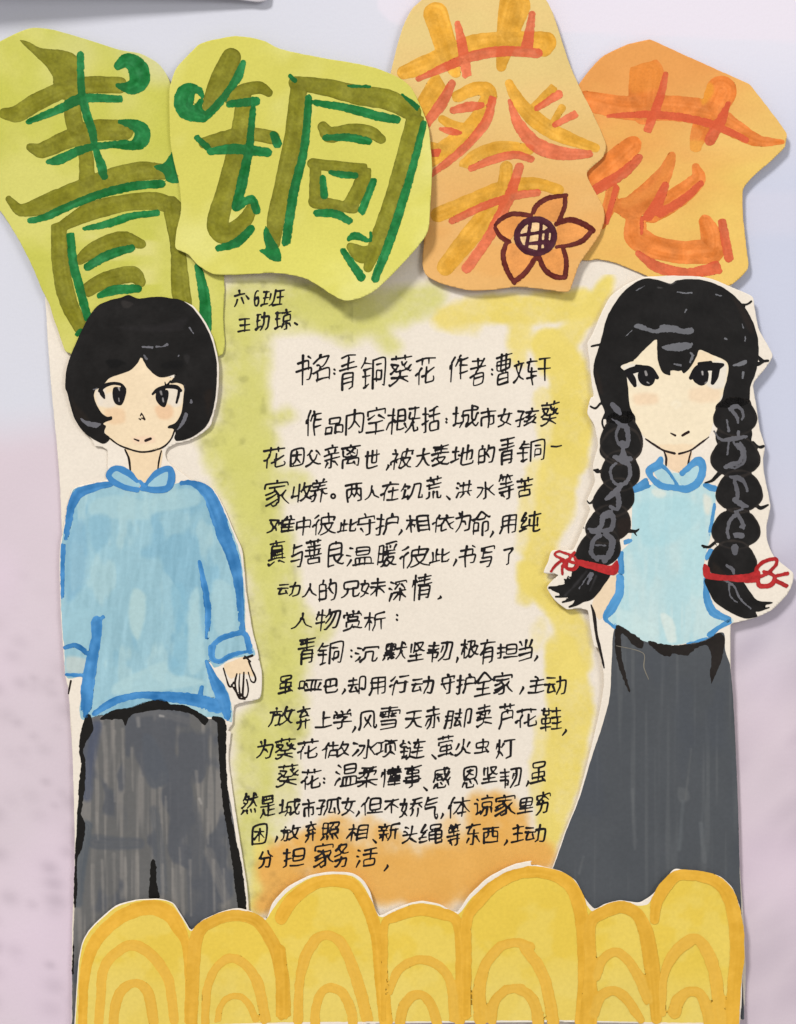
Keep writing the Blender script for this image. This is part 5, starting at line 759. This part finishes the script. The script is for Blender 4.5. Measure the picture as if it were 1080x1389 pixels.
paint('trouser_outline', trou, h_boy, 2, (24, 22, 20), mat=M_BLACK, step=1.2, tone=5, rough=1.2, rscale=.25,
      polys=[H((515, 852), (530, 880), (532, 960), (545, 1038), (498, 1038), (500, 960), (504, 880)), H((265, 190), (330, 150), (420, 135), (500, 105), (560, 98), (600, 122), (660, 125), (720, 155), (775, 190), (758, 220), (700, 170), (600, 150), (540, 150), (440, 165), (400, 185), (385, 222), (365, 195), (300, 195))],
      strokes=[H((210, 185, 16), (205, 240, 26), (185, 290, 18), (176, 340, 10), (186, 392, 12)), H((188, 400, 10), (180, 500, 14), (172, 600, 10), (166, 640, 10)), H((168, 640, 8), (176, 700, 20), (165, 790, 16), (152, 860, 6), (150, 960, 8), (146, 1080, 5)), H((800, 185, 8), (838, 210, 20), (842, 330, 18), (848, 450, 16), (862, 600, 16), (890, 760, 18), (915, 900, 22), (935, 1060, 22), (940, 1090, 16)), I_((64, 400, 2), (61, 540, 4))])

# ------------------------------------------------------------------ the drawn girl, one paper cutout
J = crop(780, 370, 3.857); K = crop(730, 600, 3.086); L_ = crop(730, 860, 3.086)
girl = thing('girl_cutout', 'paper cutout of a drawn girl with black braids, red ties, blue blouse and slate skirt', 'paper figure', None, (900, 1230))
paint('paper', girl, h_girl, 0, PAPER + 3, polys=[J((345, 28), (420, 22), (500, 18), (640, 22), (720, 38), (820, 80), (922, 126), (935, 185), (958, 300), (1028, 432), (985, 510), (928, 585), (945, 700), (962, 820), (988, 908), (978, 980)) +
      K((938, 60), (942, 130), (968, 265), (952, 350), (955, 410), (985, 480), (1062, 545), (1060, 590), (1035, 640), (975, 700), (900, 735), (830, 752), (803, 765), (802, 900)) + L_((804, 170), (817, 330), (827, 540), (835, 740), (842, 1000), (849, 1180)) + [(1004.5, 1290), (1008.5, 1381), (1003, 1382), (985, 1300), (720, 1300), (735, 1200)] +
      L_((58, 978), (110, 830), (165, 690), (215, 500), (255, 330), (272, 220), (270, 150), (250, 60)) + K((232, 850), (215, 760), (205, 702), (160, 694), (118, 697), (70, 662), (36, 610), (50, 585), (84, 552), (22, 546), (40, 500), (58, 452), (140, 450), (160, 420), (215, 285), (202, 248), (235, 165), (226, 110), (236, 60)) +
      J((118, 900), (98, 800), (62, 735), (80, 655), (96, 648), (82, 560), (72, 450), (62, 372), (90, 320), (130, 225), (180, 130), (255, 70))], step=2.5, mat=M_PAPER, tone=3, smooth=.3, rough=.3, thick=.25)
gface = paint('face', girl, h_girl, 1, (235, 219, 189), mat=M_GOUACHE, step=1.5, tone=4, tscale=.03, polys=[J((420, 340), (300, 450), (240, 500), (270, 600), (290, 720), (340, 830), (370, 872), (440, 920), (525, 945), (600, 925), (690, 865), (720, 780), (740, 700), (790, 580), (800, 470), (640, 390))],
      patches=[('poly', J((310, 640), (420, 635), (425, 685), (315, 690)), (231, 200, 166), .7, 4), ('poly', J((600, 610), (740, 605), (750, 670), (610, 675)), (232, 203, 170), .65, 4), ('poly', J((250, 490), (330, 490), (340, 590), (280, 580)), (224, 216, 204), .8, 2), ('poly', J((660, 490), (780, 470), (775, 600), (690, 590)), (224, 216, 204), .8, 2), ('poly', J((630, 420), (720, 430), (690, 480), (600, 500)), (233, 206, 170), .6, 3),
               ('stroke', J((505, 690, 10), (525, 675, 10), (545, 690, 10), (525, 708, 10)), (235, 222, 196), .7, 2), ('poly', J((430, 900), (620, 900), (600, 930), (525, 945), (450, 925)), (233, 204, 168), .6, 2)])
eye(gface, h_girl, [J((252, 524, 9), (290, 515, 18), (340, 502, 17), (390, 510, 16), (426, 550, 10)), J((278, 530, 18), (298, 560, 18), (310, 590, 10)), J((318, 490, 8), (345, 494, 10))], J((330, 520), (370, 500), (420, 520), (412, 570), (388, 594), (350, 588), (328, 560)), [J((366, 520, 8), (370, 535, 9)), J((375, 575, 3), (385, 580, 3))])
eye(gface, h_girl, [J((602, 552, 10), (635, 508, 19), (680, 494, 20), (735, 492, 20), (768, 484, 9)), J((645, 478, 8), (705, 472, 10)), J((735, 500, 20), (728, 545, 18), (716, 578, 10))], J((612, 540), (650, 505), (692, 520), (690, 570), (660, 592), (630, 580), (612, 560)), [J((662, 520, 8), (664, 534, 8)), J((676, 580, 2), (684, 574, 3))])
paint('jaw_line', gface, h_girl, 3, (44, 32, 32), mat=M_INK, step=.8, rough=.4, strokes=[J((366, 870, 4), (410, 900, 5), (460, 930, 5), (518, 946, 6)), J((540, 948, 6), (600, 930, 5), (650, 895, 5), (696, 860, 3))])
paint('mouth', gface, h_girl, 3, (40, 26, 24), mat=M_INK, step=.7, strokes=[J((497, 840, 4), (520, 852, 7)), J((558, 852, 6), (590, 834, 7))])
gneck = paint('neck', girl, h_girl, 1, (233, 205, 172), mat=M_GOUACHE, step=1.5, tone=4, polys=[J((465, 930), (530, 945), (605, 930), (590, 1010), (545, 1045), (500, 1030), (475, 1000))])
paint('neck_line', gneck, h_girl, 2, (44, 34, 34), mat=M_INK, step=.8, strokes=[J((462, 935, 5), (474, 970, 6), (472, 1010, 5)), J((604, 935, 4), (594, 970, 5), (588, 1004, 5))])
arm = paint('arm', girl, h_girl, 1, (232, 208, 176), mat=M_GOUACHE, step=1.5, tone=5, polys=[K((290, 570), (335, 560), (322, 640), (285, 700), (270, 730), (250, 740), (225, 680), (250, 620))])
paint('arm_line', arm, h_girl, 2, (36, 30, 28), mat=M_INK, step=.8, strokes=[K((220, 680, 3), (232, 720, 7), (242, 800, 6), (258, 870, 6), (274, 942, 3))], rough=.4)
GB = (177, 209, 213); GT = (78, 142, 192)
def blouse_col(u, v):
    n = fbm(u / 40, v / 90, 81, 3); c = np.tile(np.array(GB, float), (len(u), 1))
    a = (sst(n, .45, .68) * .7)[:, None]; c = c * (1 - a) + np.array([192, 213, 212.]) * a
    k = (sst(fbm(u / 7, v / 70, 82, 2), .5, .75) * .4)[:, None]
    return c * (1 - k) + np.array([199, 217, 215.]) * k
bl = paint('blouse', girl, h_girl, 1, None, mat=M_GOUACHE, step=1.5, tone=3, colf=blouse_col, rough=.6,
      polys=[K((400, 215), (470, 180), (520, 130), (660, 140), (690, 170), (735, 200), (735, 330), (705, 440), (690, 540), (705, 640), (740, 700), (815, 745), (740, 790), (690, 820), (560, 848), (440, 830), (330, 770), (275, 730), (330, 640), (355, 560), (340, 470), (385, 410), (390, 300))],
      patches=[('poly', K((480, 195), (530, 210), (520, 235), (480, 220)), (214, 220, 210), .8, 2), ('poly', K((690, 220), (725, 240), (715, 300), (692, 290)), (220, 218, 204), .8, 3), ('poly', K((420, 260), (600, 230), (680, 300), (560, 420), (430, 420)), (164, 205, 212), .5, 5), ('poly', K((310, 690), (420, 730), (500, 800), (380, 790)), (196, 218, 216), .6, 4), ('poly', K((510, 720), (560, 740), (575, 830), (540, 830)), (214, 222, 214), .7, 2), ('poly', K((590, 400), (680, 380), (690, 640), (620, 620)), (178, 212, 215), .5, 4)])
paint_each('blouse_trim', bl, h_girl, 2, GT, mat=M_GOUACHE, step=1.2, tone=9, streak=12, rough=1.0, rscale=.2, dry=.4,
      strokes=[K((395, 200, 14), (450, 172, 22)), K((360, 418, 10), (385, 410, 10)), K((342, 462, 12), (345, 540, 14)), K((340, 565, 16), (338, 630, 18), (300, 700, 20), (280, 735, 10), (320, 772, 8))])
paint_each('blouse_trim', bl, h_girl, 2, GT, mat=M_GOUACHE, step=1.2, tone=9, streak=12, rough=1.0, rscale=.2, dry=.4,
      strokes=[K((695, 180, 10), (735, 195, 16)), K((735, 260, 6), (722, 340, 7), (712, 390, 5)), K((720, 455, 12), (698, 490, 10)), K((695, 570, 6), (705, 660, 16), (730, 710, 18), (790, 742, 18)), K((800, 748, 10), (750, 775, 10), (715, 805, 12)), K((620, 840, 3), (680, 826, 5), (720, 812, 6))])
paint('collar', bl, h_girl, 3, (170, 204, 211), mat=M_GOUACHE, step=1.2, tone=7, polys=[K((478, 110), (520, 90), (575, 155), (570, 185), (510, 165)), K((590, 160), (640, 110), (672, 100), (660, 150), (620, 185))])
paint('collar_edge', bl, h_girl, 4, GT, mat=M_GOUACHE, step=1.0, tone=9, streak=12, rough=.8, rscale=.2, strokes=[K((510, 72, 12), (500, 95, 18), (465, 115, 16), (470, 145, 12), (510, 180, 14), (570, 190, 12), (620, 195, 16), (668, 165, 16), (685, 110, 16), (672, 78, 18), (645, 90, 14), (600, 130, 12)), K((505, 90, 10), (540, 120, 7), (585, 185, 5))])
def skirt_col(u, v):
    k = fbm(u / 6, v / 150, 91, 2); b = fbm(u / 50, v / 90, 92, 3)
    c = np.tile(np.array([78, 81, 85.]), (len(u), 1)); a = (sst(k, .55, .8) * .35)[:, None]
    c = c * (1 - a) + np.array([104, 106, 107.]) * a
    d = (sst(b, .45, .65) * .5)[:, None]
    return c * (1 - d) + np.array([74, 78, 85.]) * d
sk = paint('skirt', girl, h_girl, 1, None, mat=M_GOUACHE, step=1.6, tone=3, colf=skirt_col, rough=.4,
      polys=[K((312, 800), (330, 770), (440, 830), (560, 850), (690, 825), (750, 795), (775, 800), (780, 870)) + L_((800, 130), (818, 330), (828, 540), (836, 740), (843, 1000), (850, 1180)) + [(1005, 1290), (1009, 1381), (1004, 1381), (985, 1300), (715, 1300), (735, 1200)] + L_((62, 975), (120, 815), (170, 690), (225, 510), (262, 400), (296, 270), (305, 130))],
      patches=[('poly', L_((585, 640), (625, 650), (630, 690), (590, 700)), (96, 98, 100), .6, 2), ('stroke', L_((395, 650, 8), (405, 900, 6)), (100, 102, 104), .5, 2), ('stroke', L_((605, 700, 8), (590, 900, 8)), (98, 102, 105), .5, 2), ('stroke', L_((680, 790, 8), (695, 950, 8)), (104, 107, 109), .5, 2), ('stroke', L_((640, 480, 4), (615, 690, 4)), (104, 105, 105), .4, 1.5), ('stroke', L_((190, 930, 4), (170, 1000, 5)), (104, 106, 107), .5, 1.5)])
paint('skirt_outline', sk, h_girl, 2, (34, 29, 26), mat=M_BLACK, step=1.1, tone=8, rough=1.4, rscale=.25,
      polys=[K((318, 800), (328, 762), (380, 790), (438, 832), (430, 862), (400, 850), (350, 800), (345, 850), (352, 920), (385, 1050), (350, 980), (325, 900)), K((458, 830), (540, 846), (640, 842), (720, 818), (752, 795), (775, 810), (772, 880), (745, 960), (722, 1010), (716, 960), (722, 900), (705, 850), (660, 860), (620, 890), (560, 882), (545, 895), (500, 880))])
paint('glue_thread', sk, h_girl, 3, (128, 122, 110), mat=M_PAPER, step=.6, rough=.2, strokes=[K((325, 850, 1.3), (436, 880, 1.7), (440, 940, 2.0), (460, 990, 1.2))])
# hair with two braids
ghair = paint('hair', girl, h_girl, 4, BLACK, mat=M_BLACK, step=1.4, tone=8, tscale=.05, rough=.5,
      polys=[J((350, 36), (420, 38), (495, 60), (530, 42), (640, 38), (740, 65), (820, 115), (880, 178), (922, 250), (950, 340), (956, 430), (942, 520), (912, 600), (905, 680), (860, 700), (735, 705), (765, 660), (775, 605), (790, 560), (792, 472), (700, 425), (648, 405), (632, 440), (598, 498), (566, 528), (552, 512), (540, 516), (498, 514), (494, 538), (455, 522), (432, 470), (426, 400), (422, 350), (380, 385), (345, 418), (300, 462), (235, 490), (262, 525), (274, 600), (282, 690), (300, 740), (296, 775), (250, 790), (165, 780), (150, 720), (130, 670), (110, 600), (95, 540), (95, 490), (110, 430), (130, 370), (160, 250), (200, 170), (270, 85))],
      strokes=[J((870, 170, 6), (895, 168, 6), (918, 152, 5)), J((955, 480, 10), (985, 465, 7), (1005, 462, 6)), J((952, 440, 6), (990, 468, 4)), J((120, 378, 5), (90, 385, 6), (82, 388, 4)), J((130, 685, 5), (105, 710, 6), (78, 700, 4)), J((160, 730, 6), (140, 780, 5), (148, 815, 4)), J((290, 462, 5), (302, 462, 3))],
      patches=[('poly', J((820, 130), (900, 220), (930, 320), (900, 300), (850, 190)), (46, 34, 28), .5, 3), ('poly', J((100, 500), (130, 560), (140, 640), (115, 600)), (48, 36, 30), .5, 3), ('stroke', J((470, 50, 3), (497, 62, 3), (520, 50, 3)), (120, 116, 114), .6, 1), ('stroke', J((430, 80, 2), (470, 84, 2)), (90, 88, 88), .7, .8)])
paint_each('hair_highlight', ghair, h_girl, 5, (108, 108, 112), mat=M_GOUACHE, step=.8, tone=12, rough=1.0, rscale=.4,
      polys=[J((305, 285), (335, 268), (380, 290), (425, 300), (450, 275), (520, 280), (560, 295), (605, 290), (615, 315), (570, 325), (510, 315), (450, 315), (420, 320), (360, 305)), J((450, 390), (500, 375), (550, 368), (612, 372), (600, 395), (560, 410), (510, 412), (475, 408)), J((820, 485), (890, 458), (888, 480), (850, 492))],
      strokes=[J((600, 420, 5), (612, 440, 7), (598, 470, 4)), J((515, 480, 4), (550, 486, 4)), J((735, 118, 5), (765, 125, 2)), J((572, 210, 3), (578, 198, 5)), J((870, 270, 2), (876, 290, 3)), J((886, 335, 3), (886, 362, 3)), J((875, 525, 7), (872, 552, 5)), J((530, 102, 2), (570, 110, 4), (608, 108, 3)), J((318, 95, 2), (362, 72, 2)), J((780, 345, 5), (790, 350, 3)), J((300, 300, 2), (250, 345, 2))])
lobe = lambda f, cx, cy, rx, ry, tilt=0.0: [((f((cx + rx * math.cos(a) * (1 + .06 * math.sin(3 * a)) + tilt * ry * math.sin(a), cy + ry * math.sin(a)))[0]) + ()) for a in np.linspace(0, 2 * math.pi, 17)[:-1]]
def rims(*ls): return [('stroke', [(x, y, 1.2) for x, y in l + l[:2]], (60, 52, 47), .6, 1.0) for l in ls]
br1 = paint('braid', girl, h_girl, 4, BLACK, mat=M_BLACK, step=1.3, tone=9, tscale=.06, rough=.5,
      polys=[lobe(J, 240, 872, 112, 119), lobe(K, 345, 15, 88, 77, -.1), lobe(K, 342, 120, 82, 84), lobe(K, 315, 232, 86, 81, -.2), lobe(K, 293, 342, 94, 81, -.2), lobe(K, 252, 445, 92, 84, -.2),
             K((165, 500), (300, 530), (270, 600), (225, 655), (180, 670), (128, 690), (160, 655), (100, 672), (140, 640), (70, 645), (120, 625), (38, 610), (95, 600), (130, 570)), J((180, 740), (295, 730), (300, 800), (170, 800))],
      strokes=[K((265, 118, 5), (245, 125, 5), (232, 115, 3)), K((232, 240, 5), (215, 255, 4), (203, 245, 3)), K((380, 370, 8), (405, 372, 6), (420, 362, 3)), K((400, 378, 3), (410, 390, 2)), K((60, 612, 7), (110, 628, 8), (170, 600, 10)), K((45, 606, 4), (90, 606, 8), (140, 590, 9)), K((72, 645, 4), (120, 640, 7), (170, 620, 8)), K((100, 668, 4), (150, 650, 8), (200, 620, 9)), K((128, 688, 4), (180, 662, 9), (230, 600, 10)), K((112, 580, 3), (108, 572, 3)), K((84, 600, 3), (110, 600, 4)), J((118, 1030, 6), (95, 1034, 4)), K((160, 470, 6), (128, 474, 5)), K((125, 560, 3), (110, 585, 3))],
      patches=rims(lobe(J, 240, 872, 112, 119), lobe(K, 345, 15, 88, 77, -.1), lobe(K, 342, 120, 82, 84), lobe(K, 315, 232, 86, 81, -.2), lobe(K, 293, 342, 94, 81, -.2), lobe(K, 252, 445, 92, 84, -.2)) + [('stroke', K((200, 540, 4), (150, 600, 4), (110, 640, 2)), (58, 56, 58), .6, 1), ('stroke', K((240, 560, 4), (215, 620, 3)), (62, 60, 62), .6, 1), ('poly', K((330, 330), (385, 320), (370, 390), (340, 400)), (42, 30, 24), .6, 3)])
br2 = paint('braid', girl, h_girl, 4, BLACK, mat=M_BLACK, step=1.3, tone=9, tscale=.06, rough=.5,
      polys=[lobe(J, 833, 752, 114, 101), lobe(K, 822, 62, 104, 84), lobe(K, 838, 206, 98, 88), lobe(K, 824, 362, 102, 84), lobe(K, 810, 498, 102, 86),
             K((695, 570), (780, 560), (850, 580), (880, 620), (915, 660), (975, 668), (930, 685), (965, 690), (905, 700), (912, 728), (860, 735), (790, 705), (735, 665), (710, 620)), J((740, 690), (900, 660), (910, 720), (740, 730)), J((755, 800), (905, 800), (900, 900), (745, 900))],
      strokes=[K((895, 0, 6), (918, 20, 6), (940, 14, 3)), K((880, 680, 9), (930, 678, 7), (975, 670, 3)), K((870, 700, 9), (920, 700, 7), (962, 690, 3)), K((850, 715, 10), (890, 725, 7), (912, 726, 3)), K((830, 660, 12), (900, 668, 8), (960, 672, 3)), K((755, 130, 10), (725, 160, 6), (695, 170, 3)), K((905, 255, 8), (925, 275, 8), (958, 262, 4)), K((735, 420, 7), (710, 438, 6), (684, 432, 4)), K((730, 430, 3), (690, 440, 3)), J((940, 900, 6), (965, 915, 6), (985, 908, 4)), J((905, 790, 4), (900, 860, 3))],
      patches=rims(lobe(J, 833, 752, 114, 101), lobe(K, 822, 62, 104, 84), lobe(K, 838, 206, 98, 88), lobe(K, 824, 362, 102, 84), lobe(K, 810, 498, 102, 86)) + [('poly', K((730, 500), (780, 560), (730, 560)), (46, 34, 26), .5, 3)])
G2 = (96, 95, 100)
paint('hair_highlight', br1, h_girl, 5, G2, mat=M_GOUACHE, step=.8, tone=12, rough=1.2, rscale=.4,
      strokes=[J((190, 690, 11.3), (215, 715, 16.9), (235, 740, 7.5)), J((190, 765, 2.8), (240, 800, 11.3), (265, 810, 16.9), (275, 860, 11.3), (270, 900, 13.2), (240, 912, 7.5)), J((225, 810, 9.3), (212, 850, 7.5), (222, 890, 7.5), (250, 915, 7.5)), J((250, 935, 13.2), (250, 975, 20.7), (285, 975, 13.2)), K((350, 0, 7.5), (375, 10, 5.6), (350, 30, 4.7)),
               K((318, 62, 9.3), (350, 75, 15.0), (378, 95, 9.3), (378, 150, 8.4), (345, 180, 8.4), (310, 160, 5.6), (302, 110, 6.5), (325, 88, 5.6)), K((345, 180, 11.3), (325, 205, 13.2), (285, 235, 9.3)), K((330, 210, 9.3), (335, 260, 11.3), (325, 280, 7.5), (300, 270, 7.5)), K((300, 290, 9.3), (272, 310, 13.2), (262, 350, 9.3), (235, 372, 13.2), (210, 362, 5.6)), K((285, 312, 7.5), (310, 305, 9.3), (305, 360, 11.3), (262, 372, 7.5)), K((255, 390, 11.3), (230, 410, 9.3), (220, 460, 9.3), (245, 490, 9.3)), K((280, 385, 11.3), (308, 410, 13.2), (300, 460, 13.2), (275, 495, 11.3)), K((240, 430, 3.7), (280, 432, 3.7)), K((240, 480, 9.3), (275, 480, 9.3)), K((225, 550, 7.5), (205, 590, 5.6)), K((215, 545, 2.8), (170, 610, 1.9))])
paint('hair_highlight', br2, h_girl, 5, G2, mat=M_GOUACHE, step=.8, tone=12, rough=.9, rscale=.4,
      strokes=[J((805, 715, 11.3), (835, 700, 11.3), (865, 715, 7.5), (875, 750, 7.5), (868, 770, 4.7)), J((815, 720, 8.4), (845, 760, 8.4), (848, 785, 4.7)), J((790, 770, 4.7), (800, 830, 6.5)), J((725, 830, 3.7), (760, 875, 7.5), (830, 868, 13.2), (890, 858, 7.5)), J((850, 830, 5.6), (850, 850, 9.3)), J((800, 885, 5.6), (792, 950, 4.7)), J((825, 890, 5.6), (850, 920, 5.6)), J((860, 890, 6.5), (882, 930, 7.5), (880, 990, 6.5), (840, 1020, 4.7)),
               K((830, 10, 7.5), (850, 40, 7.5), (840, 80, 7.5), (800, 95, 11.3), (780, 105, 7.5)), K((790, 105, 2.8), (820, 110, 3.7)), K((800, 145, 5.6), (835, 150, 11.3), (860, 170, 7.5), (872, 205, 5.6)), K((818, 160, 7.5), (830, 205, 9.3), (830, 240, 6.5)), K((820, 240, 11.3), (850, 262, 11.3), (872, 268, 5.6)), K((820, 290, 3.7), (850, 280, 4.7)), K((830, 300, 8.4), (800, 325, 7.5), (788, 370, 6.5), (795, 400, 5.6)), K((835, 305, 7.5), (855, 345, 8.4), (850, 355, 11.3)), K((820, 388, 11.3), (850, 390, 11.3)), K((820, 440, 15.0), (820, 462, 11.3)), K((785, 515, 5.6), (810, 530, 7.5), (815, 548, 5.6)), K((775, 575, 4.7), (815, 600, 4.7), (840, 650, 3.7), (885, 695, 2.8)), K((795, 590, 3.7), (800, 640, 2.8), (830, 670, 2.8))])
RED = (174, 44, 45)
for br, st, po in ((br1, [K((130, 470, 5), (85, 455, 5), (68, 470, 5), (105, 490, 5), (150, 505, 6)), K((105, 490, 6), (75, 510, 6), (52, 540, 5)), K((118, 490, 5), (100, 520, 6), (100, 552, 4)), K((150, 460, 6), (120, 500, 7), (118, 525, 7), (145, 530, 8), (162, 510, 8), (150, 480, 6))],
                    [K((158, 490), (220, 500), (300, 515), (328, 492), (335, 530), (318, 555), (285, 552), (220, 530), (160, 512))]),
                   (br2, [K((905, 560, 8), (915, 520, 8), (950, 495, 8), (990, 488, 8), (992, 510, 7), (960, 545, 7), (930, 560, 7)), K((940, 540, 7), (985, 560, 8), (970, 595, 10), (925, 600, 10), (915, 575, 8)), K((985, 560, 7), (1040, 548, 8)), K((985, 575, 8), (1035, 600, 9))],
                    [K((690, 508), (712, 520), (720, 545), (790, 555), (880, 548), (920, 535), (925, 575), (890, 588), (800, 580), (700, 570), (686, 540))])):
    paint('hair_tie', br, h_girl, 6, RED, mat=M_MARK, step=.9, tone=10, streak=14, rough=.7, rscale=.3, polys=po, strokes=st)

# ------------------------------------------------------------------ the strip of petals along the bottom
M2 = crop(370, 1140, 3.0); N_ = crop(700, 1140, 2.842)
pb = thing('petal_border', 'yellow paper strip of seven rounded petals with ochre arcs, along the bottom edge', 'paper border', None, (550, 1385))
top_l = I_((72, 762), (80, 620), (90, 480), (106, 400), (130, 355), (165, 315), (250, 243), (340, 217), (430, 213), (470, 220), (500, 235), (530, 280), (550, 312), (572, 347), (600, 325), (625, 303), (700, 270), (770, 254), (830, 267), (895, 298))
top = top_l + M2((0, 250), (60, 186), (150, 138), (240, 122), (325, 128), (370, 158), (398, 205), (415, 268), (440, 298), (500, 270), (560, 248), (610, 240), (680, 254), (748, 284), (800, 215), (880, 142), (980, 92), (1060, 76)) + N_((40, 80), (90, 92), (170, 113), (225, 148), (245, 180), (262, 215), (300, 258), (340, 240), (400, 226), (470, 234), (520, 205), (560, 160), (604, 107), (640, 107), (700, 112), (780, 132), (830, 178), (858, 250), (872, 330), (876, 400), (870, 480), (866, 600), (858, 700))
YEL_P = (224, 193, 78)
def pet_col(u, v):
    n = fbm(u / 45, v / 40, 101, 4); c = np.tile(np.array([226, 195, 78.]), (len(u), 1))
    a = (sst(n, .42, .6) * .7)[:, None]; c = c * (1 - a) + np.array([228, 202, 98.]) * a
    b = (sst(v + 30 * (n - .5), 1290, 1350) * .45)[:, None]
    return c * (1 - b) + np.array([224, 202, 112.]) * b
paint('paper', pb, h_petal, 0, PAPER + 3, polys=[top + [(1000, 1387), (960, 1386.5), (890, 1387), (780, 1384), (700, 1384), (540, 1386), (400, 1387.5), (250, 1391), (104, 1392)]], step=2.5, mat=M_PAPER, tone=3, smooth=.35, rough=.3, thick=.25)
base = [I_((76, 762), (84, 620), (94, 482), (110, 403), (134, 358), (168, 320), (252, 249), (340, 222), (430, 217), (468, 224), (497, 238), (526, 283), (546, 316), (572, 352), (604, 330), (630, 308), (702, 275), (770, 262), (826, 274), (890, 306)) +
        M2((10, 262), (66, 200), (152, 148), (240, 132), (320, 138), (362, 168), (390, 214), (408, 275), (430, 300), (450, 306), (505, 278), (560, 256), (610, 249), (680, 262), (750, 296), (808, 228), (890, 158), (985, 112), (1060, 98)) + N_((40, 97), (90, 100), (168, 119), (220, 154), (240, 186), (256, 222), (292, 268), (345, 246), (400, 232), (465, 246), (505, 240), (526, 210), (566, 166), (608, 113), (640, 112), (700, 117), (774, 138), (822, 182), (850, 254), (865, 332), (870, 400), (862, 480), (856, 600), (850, 692)) +
        [(985, 1384.5), (890, 1384.5), (780, 1381.5), (700, 1381.5), (540, 1383), (400, 1384), (250, 1388), (104, 1390)]]
paint('yellow_paint', pb, h_petal, 1, YEL_P, mat=M_GOUACHE, step=1.6, tone=4, colf=pet_col, polys=base, rough=.5, smooth=.35)
OCH = (222, 170, 58)
PET = [([I_((108, 745, 20), (112, 600, 20), (124, 500, 24), (150, 420, 26), (200, 350, 28), (290, 280, 30), (400, 250, 32), (480, 280, 34), (520, 340, 28), (548, 400, 18), (556, 560, 10), (552, 740, 8))], [I_((178, 740, 20), (186, 620, 20), (196, 520, 22), (240, 455, 22), (310, 412, 22), (380, 435, 24), (440, 500, 24), (478, 570, 22), (500, 735, 20))], [I_((240, 759, 22), (246, 680, 22), (280, 600, 22), (340, 575, 18), (385, 610, 24), (402, 680, 24), (412, 740, 22))]),
       ([I_((575, 750, 26), (580, 560, 28), (588, 420, 28), (610, 350, 26), (680, 305, 24), (760, 285, 24), (850, 305, 26), (905, 370, 28), (938, 440, 28), (962, 540, 30), (972, 710, 30))], [I_((632, 745, 18), (642, 600, 18), (680, 510, 18), (740, 468, 20), (810, 500, 20), (860, 580, 24), (892, 735, 22))], [I_((688, 735, 14), (698, 680, 13), (730, 640, 13), (780, 632, 14), (820, 665, 15), (850, 730, 15))]),
       ([M2((40, 700, 26), (40, 560, 26), (30, 440, 24)), M2((35, 310, 26), (70, 250, 28), (130, 195, 26), (210, 160, 24), (310, 165, 26), (350, 200, 24), (385, 260, 26), (425, 380, 26), (440, 520, 28), (460, 725, 28))], [M2((105, 725, 20), (110, 580, 18), (130, 480, 22), (170, 405, 22), (215, 380, 18), (270, 400, 22), (310, 470, 22), (350, 580, 24), (385, 715, 24))], [M2((172, 747, 20), (180, 660, 18), (205, 605, 18), (245, 592, 18), (290, 620, 20), (322, 690, 20), (328, 747, 18))]),
       ([M2((450, 720, 10), (455, 500, 14), (458, 330, 16), (510, 300, 22), (600, 276, 24), (680, 290, 24), (745, 318, 22), (766, 420, 24), (768, 560, 26), (760, 725, 22))], [M2((478, 610, 12), (500, 540, 18), (545, 495, 18), (610, 478, 18), (670, 500, 20), (715, 550, 18), (732, 620, 20), (738, 720, 20))], [M2((518, 735, 20), (535, 665, 22), (570, 625, 20), (610, 622, 18), (645, 660, 20), (670, 738, 20))]),
       ([M2((785, 700, 22), (790, 480, 18), (790, 310, 22), (830, 250, 26), (900, 178, 24), (990, 132, 22), (1070, 122, 20)) + N_((40, 112, 18), (110, 120, 22), (170, 140, 24), (215, 180, 26), (245, 260, 26), (258, 400, 24), (262, 560, 26), (250, 690, 26))], [M2((845, 720, 28), (840, 600, 26), (865, 500, 22), (920, 430, 20), (980, 408, 18), (1045, 425, 20)) + N_((30, 405, 20), (80, 470, 22), (115, 550, 22), (140, 690, 24))], [M2((885, 725, 24), (900, 650, 20), (950, 600, 18), (1010, 595, 18)) + N_((0, 565, 17), (45, 585, 20), (75, 635, 22), (84, 692, 24))]),
       ([N_((275, 690, 34), (285, 480, 24), (285, 310, 22), (340, 270, 24), (400, 252, 24), (460, 275, 24), (495, 340, 28), (515, 440, 30), (530, 560, 28), (538, 680, 20))], [N_((308, 520, 16), (330, 455, 18), (375, 425, 18), (420, 445, 18), (470, 520, 20), (505, 610, 18))], [N_((300, 660, 18), (320, 600, 20), (365, 572, 18), (415, 595, 20), (455, 650, 18), (478, 684, 14))]),
       ([N_((530, 300, 18), (540, 230, 22), (575, 170, 24), (620, 130, 22), (700, 132, 20), (770, 155, 24), (815, 210, 26), (842, 310, 28), (848, 430, 28), (836, 560, 26), (828, 690, 26))], [N_((562, 660, 12), (566, 520, 16), (600, 440, 22), (650, 390, 24), (695, 375, 20), (735, 425, 24), (765, 520, 24), (782, 690, 26))], [N_((608, 655, 26), (622, 610, 24), (660, 578, 18), (705, 585, 20), (732, 640, 22), (740, 700, 20))])]
for outer, mid, inn in PET:
    paint('petal', pb, h_petal, 2 + .9 * PET.index((outer, mid, inn)), OCH, mat=M_GOUACHE, step=1.3, tone=7, tscale=.05, streak=10, overlap=.03, rough=1.0, rscale=.12, strokes=outer + mid + inn, patches=[('stroke', q, (225, 180, 76), .65, 2) for q in mid + inn])
